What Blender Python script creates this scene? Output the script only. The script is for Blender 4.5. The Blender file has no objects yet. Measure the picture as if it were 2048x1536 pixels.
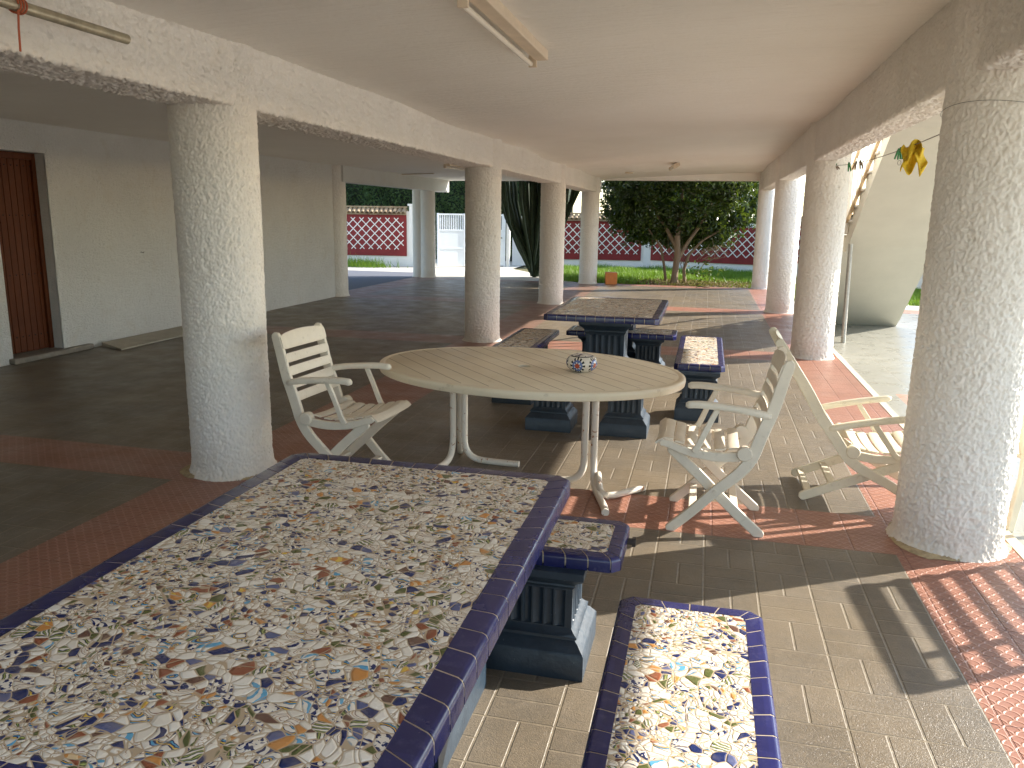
import bpy, math, random
import numpy as np
from mathutils import Vector, Matrix, Euler
random.seed(7); rng = np.random.default_rng(11)
S = bpy.context.scene
COL = S.collection
R = math.radians
# ------------------------------------------------------------------ camera
cam_d = bpy.data.cameras.new('camera'); cam = bpy.data.objects.new('camera', cam_d); COL.objects.link(cam)
P_, Y_, RR_ = R(11.947), R(13.425), R(.895)
fw = Vector((-math.sin(Y_)*math.cos(P_), math.cos(Y_)*math.cos(P_), -math.sin(P_)))
rt = Vector((math.cos(Y_), math.sin(Y_), 0)); up = rt.cross(fw)
r2 = rt*math.cos(RR_) + up*math.sin(RR_); u2 = -rt*math.sin(RR_) + up*math.cos(RR_)
M = Matrix((r2, u2, -fw)).transposed().to_4x4(); M.translation = Vector((0, 0, 1.745))
cam.matrix_world = M
cam_d.sensor_fit = 'HORIZONTAL'; cam_d.sensor_width = 36; cam_d.lens = 36*1593.9/2048
cam_d.clip_start = .05; cam_d.clip_end = 2000
S.camera = cam
# ------------------------------------------------------------------ sky, sun, exposure
AZ = 31.0; EL = 26.3
W = bpy.data.worlds.new('World'); S.world = W; W.use_nodes = True
wt = W.node_tree; bg = wt.nodes['Background']
sky = wt.nodes.new('ShaderNodeTexSky'); sky.sky_type = 'NISHITA'; sky.sun_disc = False
sky.sun_elevation = R(EL); sky.sun_rotation = R(90-AZ); sky.air_density = 1.0; sky.dust_density = .5; sky.ozone_density = 1.0
wt.links.new(sky.outputs[0], bg.inputs[0]); bg.inputs[1].default_value = .14
sd = bpy.data.lights.new('sun', 'SUN'); so = bpy.data.objects.new('sun', sd); COL.objects.link(so)
sv = Vector((math.cos(R(AZ))*math.cos(R(EL)), math.sin(R(AZ))*math.cos(R(EL)), math.sin(R(EL))))
so.rotation_euler = sv.to_track_quat('Z', 'Y').to_euler()
sd.energy = 4.0; sd.angle = R(.5); sd.color = (1, .93, .825)
S.view_settings.view_transform = 'Standard'; S.view_settings.look = 'None'
S.view_settings.exposure = 1.70; S.view_settings.gamma = 1
try:
    S.cycles.max_bounces = 12; S.cycles.diffuse_bounces = 8
except Exception: pass
# ------------------------------------------------------------------ node helper
class G:
    def __init__(s, name):
        s.mat = bpy.data.materials.new(name); s.mat.use_nodes = True
        s.t = s.mat.node_tree; s.b = s.t.nodes['Principled BSDF']; s._o = None
    def n(s, ty, **k):
        nd = s.t.nodes.new('ShaderNode'+ty)
        for a, v in k.items(): setattr(nd, a, v)
        return nd
    def put(s, sock, v):
        if isinstance(v, bpy.types.NodeSocket): s.t.links.new(v, sock)
        elif isinstance(v, (tuple, list)) and sock.type == 'RGBA' and len(v) == 3: sock.default_value = (*v, 1)
        else: sock.default_value = v
    @property
    def o(s):
        if s._o is None: s._o = s.n('TexCoord').outputs['Object']
        return s._o
    def m(s, op, a, b=0., c=0.):
        nd = s.n('Math', operation=op); s.put(nd.inputs[0], a); s.put(nd.inputs[1], b); s.put(nd.inputs[2], c)
        return nd.outputs[0]
    def vm(s, op, a, b=(0, 0, 0)):
        nd = s.n('VectorMath', operation=op); s.put(nd.inputs[0], a)
        if op == 'SCALE': s.put(nd.inputs[3], b)
        else: s.put(nd.inputs[1], b)
        return nd.outputs['Value'] if op in ('LENGTH', 'DISTANCE', 'DOT_PRODUCT') else nd.outputs[0]
    def xyz(s, v):
        nd = s.n('SeparateXYZ'); s.put(nd.inputs[0], v); return nd.outputs
    def comb(s, x, y, z=0.):
        nd = s.n('CombineXYZ'); s.put(nd.inputs[0], x); s.put(nd.inputs[1], y); s.put(nd.inputs[2], z); return nd.outputs[0]
    def mix(s, f, a, b, mode='MIX'):
        nd = s.n('Mix', data_type='RGBA', blend_type=mode); s.put(nd.inputs[0], f); s.put(nd.inputs[6], a); s.put(nd.inputs[7], b)
        return nd.outputs[2]
    def noise(s, v, sc, det=3., ro=.5, dist=0., out=0):
        nd = s.n('TexNoise'); s.put(nd.inputs['Vector'], v); nd.inputs['Scale'].default_value = sc
        nd.inputs['Detail'].default_value = det; nd.inputs['Roughness'].default_value = ro; nd.inputs['Distortion'].default_value = dist
        return nd.outputs[out]
    def vor(s, v, sc, feat='F1', rnd=1., smooth=None):
        nd = s.n('TexVoronoi', feature=feat); s.put(nd.inputs['Vector'], v); s.put(nd.inputs['Scale'], sc)
        nd.inputs['Randomness'].default_value = rnd; return nd.outputs
    def ramp(s, f, stops, interp='LINEAR'):
        nd = s.n('ValToRGB'); cr = nd.color_ramp; cr.interpolation = interp
        while len(cr.elements) < len(stops): cr.elements.new(.5)
        for e, (p, c) in zip(cr.elements, stops):
            e.position = p; e.color = (*c, 1) if not isinstance(c, float) else (c, c, c, 1)
        s.put(nd.inputs[0], f); return nd.outputs[0]
    def rng(s, v, a, b, c=0., d=1.):
        nd = s.n('MapRange'); s.put(nd.inputs[0], v)
        for i, q in enumerate((a, b, c, d)): nd.inputs[i+1].default_value = q
        return nd.outputs[0]
    def bump(s, h, dist=.01, st=1., norm=None):
        nd = s.n('Bump'); nd.inputs['Strength'].default_value = st; nd.inputs['Distance'].default_value = dist
        s.put(nd.inputs['Height'], h)
        if norm is not None: s.put(nd.inputs['Normal'], norm)
        return nd.outputs[0]
    def fin(s, col=None, rough=None, norm=None, spec=None, metal=None, coat=None, trans=None):
        b = s.b
        if col is not None: s.put(b.inputs['Base Color'], col)
        if rough is not None: s.put(b.inputs['Roughness'], rough)
        if norm is not None: s.put(b.inputs['Normal'], norm)
        if spec is not None: s.put(b.inputs['Specular IOR Level'], spec)
        if metal is not None: s.put(b.inputs['Metallic'], metal)
        if coat is not None: s.put(b.inputs['Coat Weight'], coat)
        return s.mat
    def saw(s, x, per, off=0.):   # position inside the cell, 0..1
        return s.m('FRACT', s.m('DIVIDE', s.m('SUBTRACT', x, off), per))
    def cell(s, x, per, off=0.):
        return s.m('FLOOR', s.m('DIVIDE', s.m('SUBTRACT', x, off), per))
    def line(s, x, per, off, w):  # 1 on the joint line
        f = s.saw(x, per, off); d = s.m('MULTIPLY', s.m('MINIMUM', f, s.m('SUBTRACT', 1., f)), per)
        return s.rng(d, w*.5, w*.9, 1., 0.)
    def band(s, x, a, b):
        return s.m('MULTIPLY', s.m('GREATER_THAN', x, a), s.m('LESS_THAN', x, b))
# ------------------------------------------------------------------ materials
def m_plain(name, col, rough=.6, var=.12, sc=6., bump=0., bsc=60., metal=0., spec=.5, coat=0.):
    g = G(name); n = g.noise(g.o, sc, 5, .6)
    c = g.mix(g.rng(n, .3, .7), tuple(x*(1-var) for x in col), tuple(min(1, x*(1+var)) for x in col))
    nm = g.bump(g.noise(g.o, bsc, 4), .004, bump) if bump else None
    return g.fin(c, rough, nm, spec, metal, coat)
def m_stucco(name='stucco', col=(.90, .86, .80), st=1., pit=True, dist=.022):
    g = G(name); o = g.o
    w = g.vm('ADD', o, g.vm('SCALE', g.noise(o, 9., 2, out=1), .05))
    a = g.noise(w, 70., 5, .62, .6); b = g.vor(w, 62., 'SMOOTH_F1')[0]
    h = g.m('ADD', g.m('MULTIPLY', a, 1.1), g.m('MULTIPLY', b, .6))
    if pit:
        pt = g.rng(g.noise(w, 52., 3, .6, 1.2), .60, .70, 0., 1.)
        h = g.m('SUBTRACT', h, g.m('MULTIPLY', pt, .5))
    c = g.mix(g.rng(g.noise(o, 1.2, 4), .35, .7), col, tuple(x*.93 for x in col))
    c = g.mix(g.m('MULTIPLY', g.rng(a, .55, .35), .12), c, (.50, .46, .40))  # low spots of the relief darkened: pit shade painted into the colour
    c = g.mix(g.m('MULTIPLY', g.rng(g.noise(o, 3.4, 6, .7, .8), .52, .74), .28), c, (.66, .58, .46))
    if name == 'stucco_column':
        gz = g.xyz(o)[2]
        c = g.mix(g.m('MULTIPLY', g.rng(g.m('ADD', gz, g.m('MULTIPLY', g.noise(o, 7., 4, .7), .35)), .16, .42, 1., 0.), .30), c, (.52, .43, .31))
    if name == 'stucco_wall':
        c = g.mix(g.m('MULTIPLY', g.rng(g.noise(o, 5.5, 7, .8, 1.5), .66, .72), .35), c, (.30, .26, .21))
    return g.fin(c, .85, g.bump(h, dist, st), .3)
def m_floor():
    g = G('floor_tiles'); X, Y, Z = g.xyz(g.o)
    Tx, Ty = 1.088, 2.6955
    # red strips
    red = g.band(X, -3.34, -2.60)
    red = g.m('MAXIMUM', red, g.m('GREATER_THAN', X, 1.088))
    red = g.m('MAXIMUM', red, g.m('MULTIPLY', g.band(X, -7.95, -7.25), g.m('GREATER_THAN', Y, 15.55)))
    for a, b in ((-1.7, -1.14), (4.36, 4.93), (10.42, 11.12), (15.56, 16.28), (20.95, 30.)):
        red = g.m('MAXIMUM', red, g.band(Y, a, b))
    # grey herring tile
    ci = g.cell(X, .25, Tx); cj = g.cell(Y, .25, Ty)
    par = g.m('MODULO', g.m('ADD', g.m('ADD', ci, cj), 4000.), 2.)
    lx = g.line(X, .25, Tx, .007); ly = g.line(Y, .25, Ty, .006)
    hx = g.line(X, .25, Tx+.125, .007); hy = g.line(Y, .25, Ty+.125, .006)
    joints = g.m('MAXIMUM', lx, ly)
    inner = g.m('ADD', g.m('MULTIPLY', par, hx), g.m('MULTIPLY', g.m('SUBTRACT', 1., par), hy))
    ln = g.m('MAXIMUM', joints, inner)
    wn = g.n('TexWhiteNoise'); g.put(wn.inputs['Vector'], g.comb(ci, cj, 0.))
    rndv = wn.outputs['Value']
    base = g.mix(rndv, (.158, .126, .086), (.222, .178, .124))
    big = g.noise(g.o, 1.1, 5, .6); rip0 = g.noise(g.o, 120., 2, .5, 1.8)
    base = g.mix(g.rng(big, .40, .62), base, (.135, .118, .096))
    base = g.mix(g.m('MULTIPLY', g.rng(g.noise(g.o, 14., 6, .7), .5, .75), .5), base, (.29, .24, .18))
    base = g.mix(g.m('MULTIPLY', g.rng(g.noise(g.comb(g.m('MULTIPLY', X, .5), g.m('MULTIPLY', Y, 3.), 0.), 7., 5, .65), .55, .72), .45), base, (.13, .115, .10))
    base = g.mix(g.rng(rip0, .42, .60), base, g.mix(.28, base, (.34, .27, .18)))
    lincol = g.mix(g.rng(g.noise(g.o, 25., 2), .4, .6), (.30, .25, .175), (.23, .19, .14))
    grey = g.mix(g.m('MULTIPLY', ln, .85), base, lincol)
    # red scalloped tile
    P = .0625
    fx = g.saw(X, P, Tx); row = g.cell(Y, P*.5, 0.)
    off = g.m('MULTIPLY', g.m('MODULO', g.m('ADD', row, 4000.), 2.), .5)
    fx2 = g.m('SUBTRACT', g.m('FRACT', g.m('ADD', fx, off)), .5)
    fy = g.saw(Y, P*.5, 0.)
    rad = g.m('SQRT', g.m('ADD', g.m('MULTIPLY', fx2, fx2), g.m('MULTIPLY', g.m('MULTIPLY', fy, fy), .25)))
    sc = g.rng(g.m('ABSOLUTE', g.m('SUBTRACT', rad, .46)), .03, .09, 1., 0.)
    rbig = g.m('MAXIMUM', g.line(X, .25, Tx+.04, .006), g.line(Y, .25, .11, .006))
    rb = g.mix(g.rng(g.noise(g.o, 2.3, 5, .6), .3, .7), (.32, .138, .092), (.39, .180, .125))
    rb = g.mix(g.m('MULTIPLY', g.rng(g.noise(g.o, 18., 5, .7), .5, .8), .5), rb, (.50, .27, .19))
    rb = g.mix(g.m('MULTIPLY', sc, .45), rb, (.54, .29, .21))
    rb = g.mix(g.m('MULTIPLY', rbig, .6), rb, (.26, .11, .075))
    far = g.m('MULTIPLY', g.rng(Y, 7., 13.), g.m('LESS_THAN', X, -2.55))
    rb = g.mix(g.m('MULTIPLY', far, .6), rb, (.22, .165, .135))  # far left strips greyed: grazing reflection painted into the colour
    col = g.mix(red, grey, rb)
    dirt = g.rng(g.noise(g.o, .6, 6, .65), .45, .75)
    col = g.mix(g.m('MULTIPLY', dirt, .22), col, (.27, .225, .17))
    col = g.mix(1., col, (.86, .855, .85), 'MULTIPLY')
    rip = g.noise(g.o, 120., 2, .5, 1.8)
    hg = g.m('SUBTRACT', g.m('MULTIPLY', rip, .62), g.m("MULTIPLY", ln, .9))
    hr = g.m('ADD', g.m('MULTIPLY', sc, .5), g.m('MULTIPLY', rbig, -1.))
    hh = g.m('ADD', g.m('MULTIPLY', g.m('SUBTRACT', 1., red), hg), g.m('MULTIPLY', red, hr))
    ro = g.rng(g.noise(g.o, 3., 5, .6), .3, .7, .28, .52)
    return g.fin(col, ro, g.bump(hh, .004, .9), .55)
def m_terrace():
    g = G('terrace_tiles'); X, Y, Z = g.xyz(g.o)
    w = g.vm('ADD', g.o, g.vm('SCALE', g.noise(g.o, 12., 2, out=1), .04))
    v = g.vor(g.vm('MULTIPLY', w, (1., .6, 1.)), 14.)
    pat = g.rng(v[0], .16, .24, 1., 0.)
    c = g.mix(g.m('MULTIPLY', pat, .6), (.31, .305, .26), (.225, .225, .185))
    ln = g.m('MAXIMUM', g.line(X, .40, 1.80, .006), g.line(Y, .40, .1, .006))
    c = g.mix(g.m('MULTIPLY', ln, .7), c, (.40, .36, .28))
    red = g.m('MULTIPLY', g.band(X, 2.0, 4.4), g.band(Y, 8.1, 8.8))
    red = g.m('MAXIMUM', red, g.m('MULTIPLY', g.band(Y, 16.9, 17.6), g.m('GREATER_THAN', X, 1.8)))
    c = g.mix(red, c, (.52, .27, .18))
    return g.fin(c, g.rng(g.noise(g.o, 4., 4), .3, .7, .22, .45), g.bump(g.m('ADD', g.m('MULTIPLY', pat, .3), g.m('MULTIPLY', ln, -1.)), .003, .6), .5)
def m_mosaic():
    g = G('broken_tile_mosaic'); o = g.o
    warp = g.vm('SCALE', g.vm('SUBTRACT', g.noise(o, 5., 2, out=1), (.5, .5, .5)), .11)
    p = g.vm('MULTIPLY', g.vm('ADD', o, warp), (1., 1., 0.))
    p = g.vm('ADD', p, g.vm('SCALE', g.vm('SUBTRACT', g.noise(o, 15., 0, out=1), (.5, .5, .5)), .016))
    zone = g.m('GREATER_THAN', g.xyz(g.vor(p, 8.)[1])[0], .52)
    def layer(sc):
        v = g.vor(p, sc); e = g.vor(p, sc, 'DISTANCE_TO_EDGE')[0]
        return v, g.m('DIVIDE', e, sc)
    (va, ea), (vb, eb) = layer(34.), layer(62.)
    colr = g.mix(zone, va[1], vb[1]); pos = g.mix(zone, va[2], vb[2])
    edge = g.m('ADD', g.m('MULTIPLY', g.m('SUBTRACT', 1., zone), ea), g.m('MULTIPLY', zone, eb))
    zedge = g.m('DIVIDE', g.vor(p, 8., 'DISTANCE_TO_EDGE')[0], 8.)
    edge = g.m('MINIMUM', edge, zedge)
    r, q, s = g.xyz(colr)
    cream = g.mix(q, (.76, .70, .59), (.88, .835, .745))
    # curled painted motifs: arcs round a random centre of each shard
    dlt = g.vm('SUBTRACT', p, pos)
    dlt = g.vm('ADD', dlt, g.vm('SCALE', g.vm('SUBTRACT', colr, (.5, .5, .5)), .07))
    dlt = g.vm('MULTIPLY', dlt, (1., 1., 0.))
    dlt = g.vm('ADD', dlt, g.vm('SCALE', g.vm('SUBTRACT', g.noise(o, 55., 1, out=1), (.5, .5, .5)), .012))
    rr = g.vm('LENGTH', dlt); dx, dy, _ = g.xyz(dlt)
    ang = g.m('ARCTAN2', dy, dx)
    arc = g.m('FRACT', g.m('ADD', g.m('MULTIPLY', rr, 46.), s))
    NAVY, SKYB, YEL, BRN, OLV, WHT, RST, ORG = (.013, .026, .115), (.11, .36, .56), (.72, .48, .07), (.20, .085, .04), (.10, .115, .035), (.78, .72, .62), (.27, .085, .04), (.58, .26, .07)
    arcA = g.ramp(arc, [(0, WHT), (.22, NAVY), (.34, YEL), (.46, NAVY), (.56, SKYB), (.68, NAVY), (.76, WHT)], 'CONSTANT')
    arcB = g.ramp(arc, [(0, WHT), (.3, BRN), (.38, WHT), (.52, (.55, .38, .22)), (.60, WHT), (.78, BRN), (.85, WHT)], 'CONSTANT')
    strp = g.m('FRACT', g.m('MULTIPLY', g.m('ADD', g.m('MULTIPLY', dx, g.m('SUBTRACT', q, .5)), g.m('MULTIPLY', dy, g.m('SUBTRACT', s, .5))), 170.))
    arcC = g.ramp(strp, [(0, WHT), (.3, OLV), (.5, (.36, .42, .14)), (.62, OLV), (.8, NAVY), (.9, WHT)], 'CONSTANT')
    pet = g.m('GREATER_THAN', g.m('SINE', g.m('ADD', g.m('MULTIPLY', ang, 6.), g.m('MULTIPLY', rr, 160.))), .15)
    arcD = g.mix(pet, WHT, g.mix(g.m('GREATER_THAN', s, .5), NAVY, SKYB))
    arcE = g.mix(pet, ORG, g.mix(g.m('GREATER_THAN', s, .5), (.70, .52, .30), YEL))
    blot = g.m('GREATER_THAN', g.noise(o, 85., 1, .5, .6), .53)
    arcF = g.mix(blot, WHT, NAVY)
    squig = g.noise(o, 42., 1, .5, 1.0)
    sq = g.m('LESS_THAN', g.m('ABSOLUTE', g.m('SUBTRACT', squig, .5)), .022)
    crm2 = g.mix(sq, cream, (.48, .33, .20))
    def sel(thr, a, b): return g.mix(g.m('GREATER_THAN', r, thr), a, b)
    c = cream
    for thr, v in ((.25, crm2), (.32, arcB), (.42, arcA), (.53, arcF), (.61, arcC), (.68, arcD), (.75, NAVY), (.83, OLV), (.872, RST), (.90, ORG), (.92, arcE), (.94, (.10, .12, .25)), (.965, (.14, .07, .05)), (.98, WHT)):
        c = sel(thr, c, v)
    c = g.mix(g.m('MULTIPLY', g.rng(g.noise(o, 30., 3), .45, .7), .18), c, (.45, .38, .28))
    gr = g.rng(edge, .0007, .0014, 1., 0.)
    c = g.mix(gr, c, (.47, .36, .235))
    h = g.m('MULTIPLY', g.rng(edge, .0008, .004), 1.)
    tilt = g.m('MULTIPLY', g.m('ADD', g.m('MULTIPLY', dx, g.m('SUBTRACT', q, .5)), g.m('MULTIPLY', dy, g.m('SUBTRACT', s, .5))), 12.)
    ro = g.m('ADD', g.m('MULTIPLY', gr, .5), g.rng(g.noise(o, 20., 3), .3, .7, .16, .34))
    return g.fin(c, ro, g.bump(g.m('ADD', h, tilt), .0018, .8), .5)
def m_glaze():
    g = G('cobalt_glaze'); n = g.noise(g.o, 9., 4)
    wn = g.n('TexWhiteNoise'); X, Y, Z = g.xyz(g.o); g.put(wn.inputs['Vector'], g.comb(g.cell(X, .1013, 0.), g.cell(Y, .0991, 0.), 0.))
    c = g.mix(g.m('ADD', g.m('MULTIPLY', n, .5), g.m('MULTIPLY', wn.outputs['Value'], .5)), (.011, .013, .070), (.024, .027, .125))
    c = g.mix(g.m('MULTIPLY', g.rng(g.noise(g.o, 22., 5, .7), .55, .75), .35), c, (.11, .11, .20))
    return g.fin(c, g.rng(g.noise(g.o, 14., 4), .3, .7, .12, .3), g.bump(g.noise(g.o, 25., 3), .002, .4), .55)
def m_navy():
    g = G('navy_paint')
    c = g.mix(g.rng(g.noise(g.o, 9., 5, .65), .35, .7), (.013, .026, .043), (.026, .046, .070))
    c = g.mix(g.rng(g.noise(g.o, 34., 5, .75), .66, .72), c, (.22, .26, .28))
    return g.fin(c, g.rng(g.noise(g.o, 20., 4), .3, .7, .36, .5), g.bump(g.noise(g.o, 60., 4), .003, .5), .6)
def m_plastic(name='cream_plastic', col=(.82, .74, .61)):
    g = G(name)
    c = g.mix(g.rng(g.noise(g.o, 4., 5, .65), .35, .7), col, tuple(x*.86 for x in col))
    c = g.mix(g.m('MULTIPLY', g.rng(g.noise(g.o, 26., 6, .75), .58, .74), .55), c, (.40, .33, .23))
    return g.fin(c, g.rng(g.noise(g.o, 30., 3), .3, .7, .38, .55), g.bump(g.noise(g.o, 90., 3), .001, .4), .4)
def m_tabletop():
    g = G('oval_top_plastic'); X, Y, Z = g.xyz(g.o)
    c = g.mix(g.rng(g.noise(g.o, 2.5, 5, .6), .35, .7), (.80, .70, .53), (.74, .635, .46))
    st = g.m('MULTIPLY', g.rng(g.noise(g.o, 11., 6, .7), .60, .76), .5)
    c = g.mix(st, c, (.36, .25, .14))
    return g.fin(c, g.rng(g.noise(g.o, 6., 4), .3, .7, .30, .46), g.bump(g.noise(g.o, 50., 3), .001, .4), .45)
def m_rusty():
    g = G('rusty_white_enamel')
    m = g.rng(g.noise(g.o, 16., 6, .72, .5), .60, .64)
    c = g.mix(m, (.74, .69, .60), g.mix(g.noise(g.o, 60., 3), (.26, .09, .025), (.45, .20, .06)))
    return g.fin(c, g.m('ADD', .28, g.m('MULTIPLY', m, .5)), None, .5)
def m_wood():
    g = G('door_wood'); X, Y, Z = g.xyz(g.o)
    v = g.comb(g.m('MULTIPLY', X, 8.), g.m('MULTIPLY', Y, 8.), g.m('MULTIPLY', Z, .7))
    c = g.mix(g.noise(v, 5., 5, .6, .6), (.055, .014, .005), (.15, .042, .013))
    return g.fin(c, .55, g.bump(g.noise(v, 9., 4), .002, .5), .2)
def m_leaf(name, a, b, rough=.35, sc=1.3):
    g = G(name); oi = g.n('NewGeometry')
    f = g.m('ADD', g.m('MULTIPLY', oi.outputs['Random Per Island'], .65), g.m('MULTIPLY', g.rng(g.noise(g.o, sc, 3), .35, .65), .35))
    c = g.mix(f, a, b)
    d = g.b; g.put(d.inputs['Base Color'], c); d.inputs['Roughness'].default_value = rough
    tr = g.n('BsdfTranslucent'); g.put(tr.inputs[0], g.mix(.5, c, (.30, .42, .03)))
    mx = g.n('MixShader'); mx.inputs[0].default_value = .22
    g.t.links.new(d.outputs[0], mx.inputs[1]); g.t.links.new(tr.outputs[0], mx.inputs[2])
    g.t.links.new(mx.outputs[0], g.t.nodes['Material Output'].inputs[0]); return g.mat
def m_bark(name='bark', a=(.16, .115, .075), b=(.33, .25, .17)):
    g = G(name); X, Y, Z = g.xyz(g.o)
    n = g.noise(g.comb(g.m('MULTIPLY', X, 3.), g.m('MULTIPLY', Y, 3.), Z), 9., 6, .7)
    return g.fin(g.mix(n, a, b), .9, g.bump(n, .03, .8), .2)
def m_clay():
    g = G('roof_clay'); return g.fin(g.mix(g.rng(g.noise(g.o, 3.5, 6, .7), .35, .65), (.50, .38, .24), (.27, .19, .12)), .85, g.bump(g.noise(g.o, 30., 4), .01, .5), .2)
def m_pot():
    g = G('painted_glaze'); X, Y, Z = g.xyz(g.o)
    a = g.m('ADD', g.m('ARCTAN2', Y, X), .35)
    u = g.m('SUBTRACT', g.m('FRACT', g.m('MULTIPLY', a, 5/(2*math.pi))), .5)
    du = g.m('MULTIPLY', u, .138); dv = g.m('SUBTRACT', Z, .050)
    rr = g.m('SQRT', g.m('ADD', g.m('MULTIPLY', du, du), g.m('MULTIPLY', dv, dv))); ph = g.m('ARCTAN2', dv, du)
    pt = g.m('GREATER_THAN', g.m('COSINE', g.m('MULTIPLY', ph, 12.)), -.1)
    c = g.mix(g.rng(g.noise(g.o, 20., 3), .3, .7), (.68, .62, .52), (.74, .69, .60))
    c = g.mix(g.m('MULTIPLY', g.band(rr, .034, .056), pt), c, (.02, .022, .02))
    c = g.mix(g.m('LESS_THAN', rr, .038), c, (.10, .15, .34))
    c = g.mix(g.m('MULTIPLY', g.band(rr, .016, .027), g.m('GREATER_THAN', g.m('COSINE', g.m('MULTIPLY', ph, 7.)), .2)), c, (.62, .60, .58))
    c = g.mix(g.m('LESS_THAN', rr, .017), c, (.40, .07, .035))
    rim = g.band(Z, .104, .109); c = g.mix(rim, c, (.03, .03, .03))
    top = g.m('MULTIPLY', g.m('GREATER_THAN', Z, .110), g.m('GREATER_THAN', g.vor(g.o, 36.)[0], .62))
    c = g.mix(top, c, (.05, .05, .12))
    return g.fin(c, .12, None, .6)
def m_sand(name, a, b, sc=8.):
    g = G(name); n = g.noise(g.o, sc, 8, .7); return g.fin(g.mix(n, a, b), .9, g.bump(n, .02, .4), .2)
MT = {}
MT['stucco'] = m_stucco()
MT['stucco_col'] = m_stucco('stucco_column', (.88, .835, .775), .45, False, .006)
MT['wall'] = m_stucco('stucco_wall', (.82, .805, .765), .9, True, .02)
def m_ceil():
    g = G('ceiling_plaster'); X, Y, Z = g.xyz(g.o)
    st_ = g.noise(g.comb(g.m('MULTIPLY', X, .7), g.m('MULTIPLY', Y, 6.)), 3.2, 7, .68, .4)
    c = g.mix(g.rng(g.noise(g.o, .7, 6, .6), .35, .7), (.89, .855, .80), (.84, .805, .745))
    c = g.mix(g.m('MULTIPLY', g.rng(st_, .56, .70), .22), c, (.66, .62, .56))
    c = g.mix(g.m('MULTIPLY', g.rng(g.noise(g.o, 1.7, 7, .75, 1.), .60, .72), .2), c, (.74, .66, .54))
    h = g.m('ADD', g.m('MULTIPLY', st_, 1.2), g.m('MULTIPLY', g.noise(g.o, 26., 5, .6), .35))
    return g.fin(c, .92, g.bump(h, .02, .9), .2)
MT['ceil'] = m_ceil()
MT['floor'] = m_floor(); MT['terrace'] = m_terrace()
MT['mosaic'] = m_mosaic(); MT['glaze'] = m_glaze(); MT['navy'] = m_navy()
MT['grout'] = m_plain('joint_grout', (.46, .38, .27), .85, .15, 20)
MT['plastic'] = m_plastic(); MT['plastic2'] = m_plastic('ivory_plastic', (.78, .73, .59))
MT['oval'] = m_tabletop(); MT['groove'] = m_plain('groove_shadow_dirt', (.27, .19, .11), .7)
MT['rusty'] = m_rusty(); MT['wood'] = m_wood(); MT['clay'] = m_clay(); MT['pot'] = m_pot()
MT['iron'] = m_plain('dark_iron', (.03, .022, .018), .6, .3, 20)
MT['stone'] = m_plain('threshold_stone', (.24, .21, .17), .7, .2, 12, .6, 40)
MT['board'] = m_plain('pale_board', (.42, .38, .30), .7, .12, 5)
MT['kerb'] = m_plain('kerb_mortar', (.58, .52, .40), .85, .15, 12, .5)
MT['rim'] = m_plain('base_mortar', (.44, .34, .20), .9, .3, 30, 1., 60)
MT['cream_wall'] = m_plain('stair_plaster', (.64, .615, .52), .75, .06, 1.4, .5, 20)
MT['white'] = m_plain('white_wall_paint', (.80, .80, .78), .7, .05, 2, .4, 30)
MT['red'] = m_plain('crimson_paint', (.215, .018, .020), .7, .16, 3)
MT['lat'] = m_plain('lattice_white', (.82, .82, .80), .5, .04, 4)
MT['gate'] = m_plain('gate_enamel', (.74, .79, .84), .4, .05, 2)
MT['pole'] = m_plain('galvanised_pole', (.42, .40, .36), .45, .15, 18, metal=.6)
MT['tubem'] = m_plain('weathered_pipe', (.40, .35, .25), .38, .3, 14, metal=.35)
MT['lampb'] = m_plain('lamp_enamel', (.72, .60, .46), .5, .08, 9)
MT['lampt'] = m_plain('lamp_glass', (.80, .74, .64), .25, .03, 5)
MT['orange'] = m_plain('orange_plastic', (.72, .24, .06), .5, .12, 10)
MT['cordo'] = m_plain('orange_twine', (.42, .10, .04), .7)
MT['green'] = m_plain('green_peg', (.02, .19, .05), .4)
MT['pegw'] = m_plain('peg_wood', (.20, .13, .08), .7)
MT['yellow'] = m_plain('yellow_cloth', (.62, .43, .02), .85, .18, 22, .6, 80)
MT['wire'] = m_plain('line_wire', (.16, .15, .13), .5)
MT['tan'] = m_plain('tan_rail', (.52, .38, .22), .55, .1, 5)
MT['railw'] = m_plain('white_rail', (.68, .64, .56), .5, .06, 6)
MT['leafT'] = m_leaf('tree_leaf', (.012, .030, .008), (.055, .095, .014), .28)
MT['leafH'] = m_leaf('hedge_leaf', (.012, .035, .008), (.045, .095, .018), .6, .8)
MT['leafB'] = m_leaf('bush_leaf', (.02, .05, .012), (.08, .13, .03), .5)
MT['grass'] = m_leaf('grass_blade', (.10, .21, .015), (.25, .40, .035), .5, 2.)
MT['dead'] = m_leaf('dead_leaf', (.10, .06, .03), (.30, .20, .11), .8, 3.)
MT['cactus'] = m_plain('cactus_skin', (.030, .050, .020), .6, .35, 6, .6, 30)
MT['bark'] = m_bark(); MT['dbark'] = m_bark('dark_bark', (.03, .026, .022), (.09, .075, .06))
MT['soil'] = m_sand('garden_soil', (.10, .10, .04), (.20, .17, .09))
MT['mulch'] = m_sand('leaf_litter', (.14, .10, .06), (.30, .23, .15), 14)
MT['pave'] = m_sand('pale_paving', (.52, .49, .42), (.62, .58, .50), 3)
MT['drive'] = m_sand('grey_driveway', (.13, .14, .17), (.19, .20, .23), 5)
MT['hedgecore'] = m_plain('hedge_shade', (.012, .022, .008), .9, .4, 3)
MT['dark'] = m_plain('hole_dark', (.02, .016, .012), .9)
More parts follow.
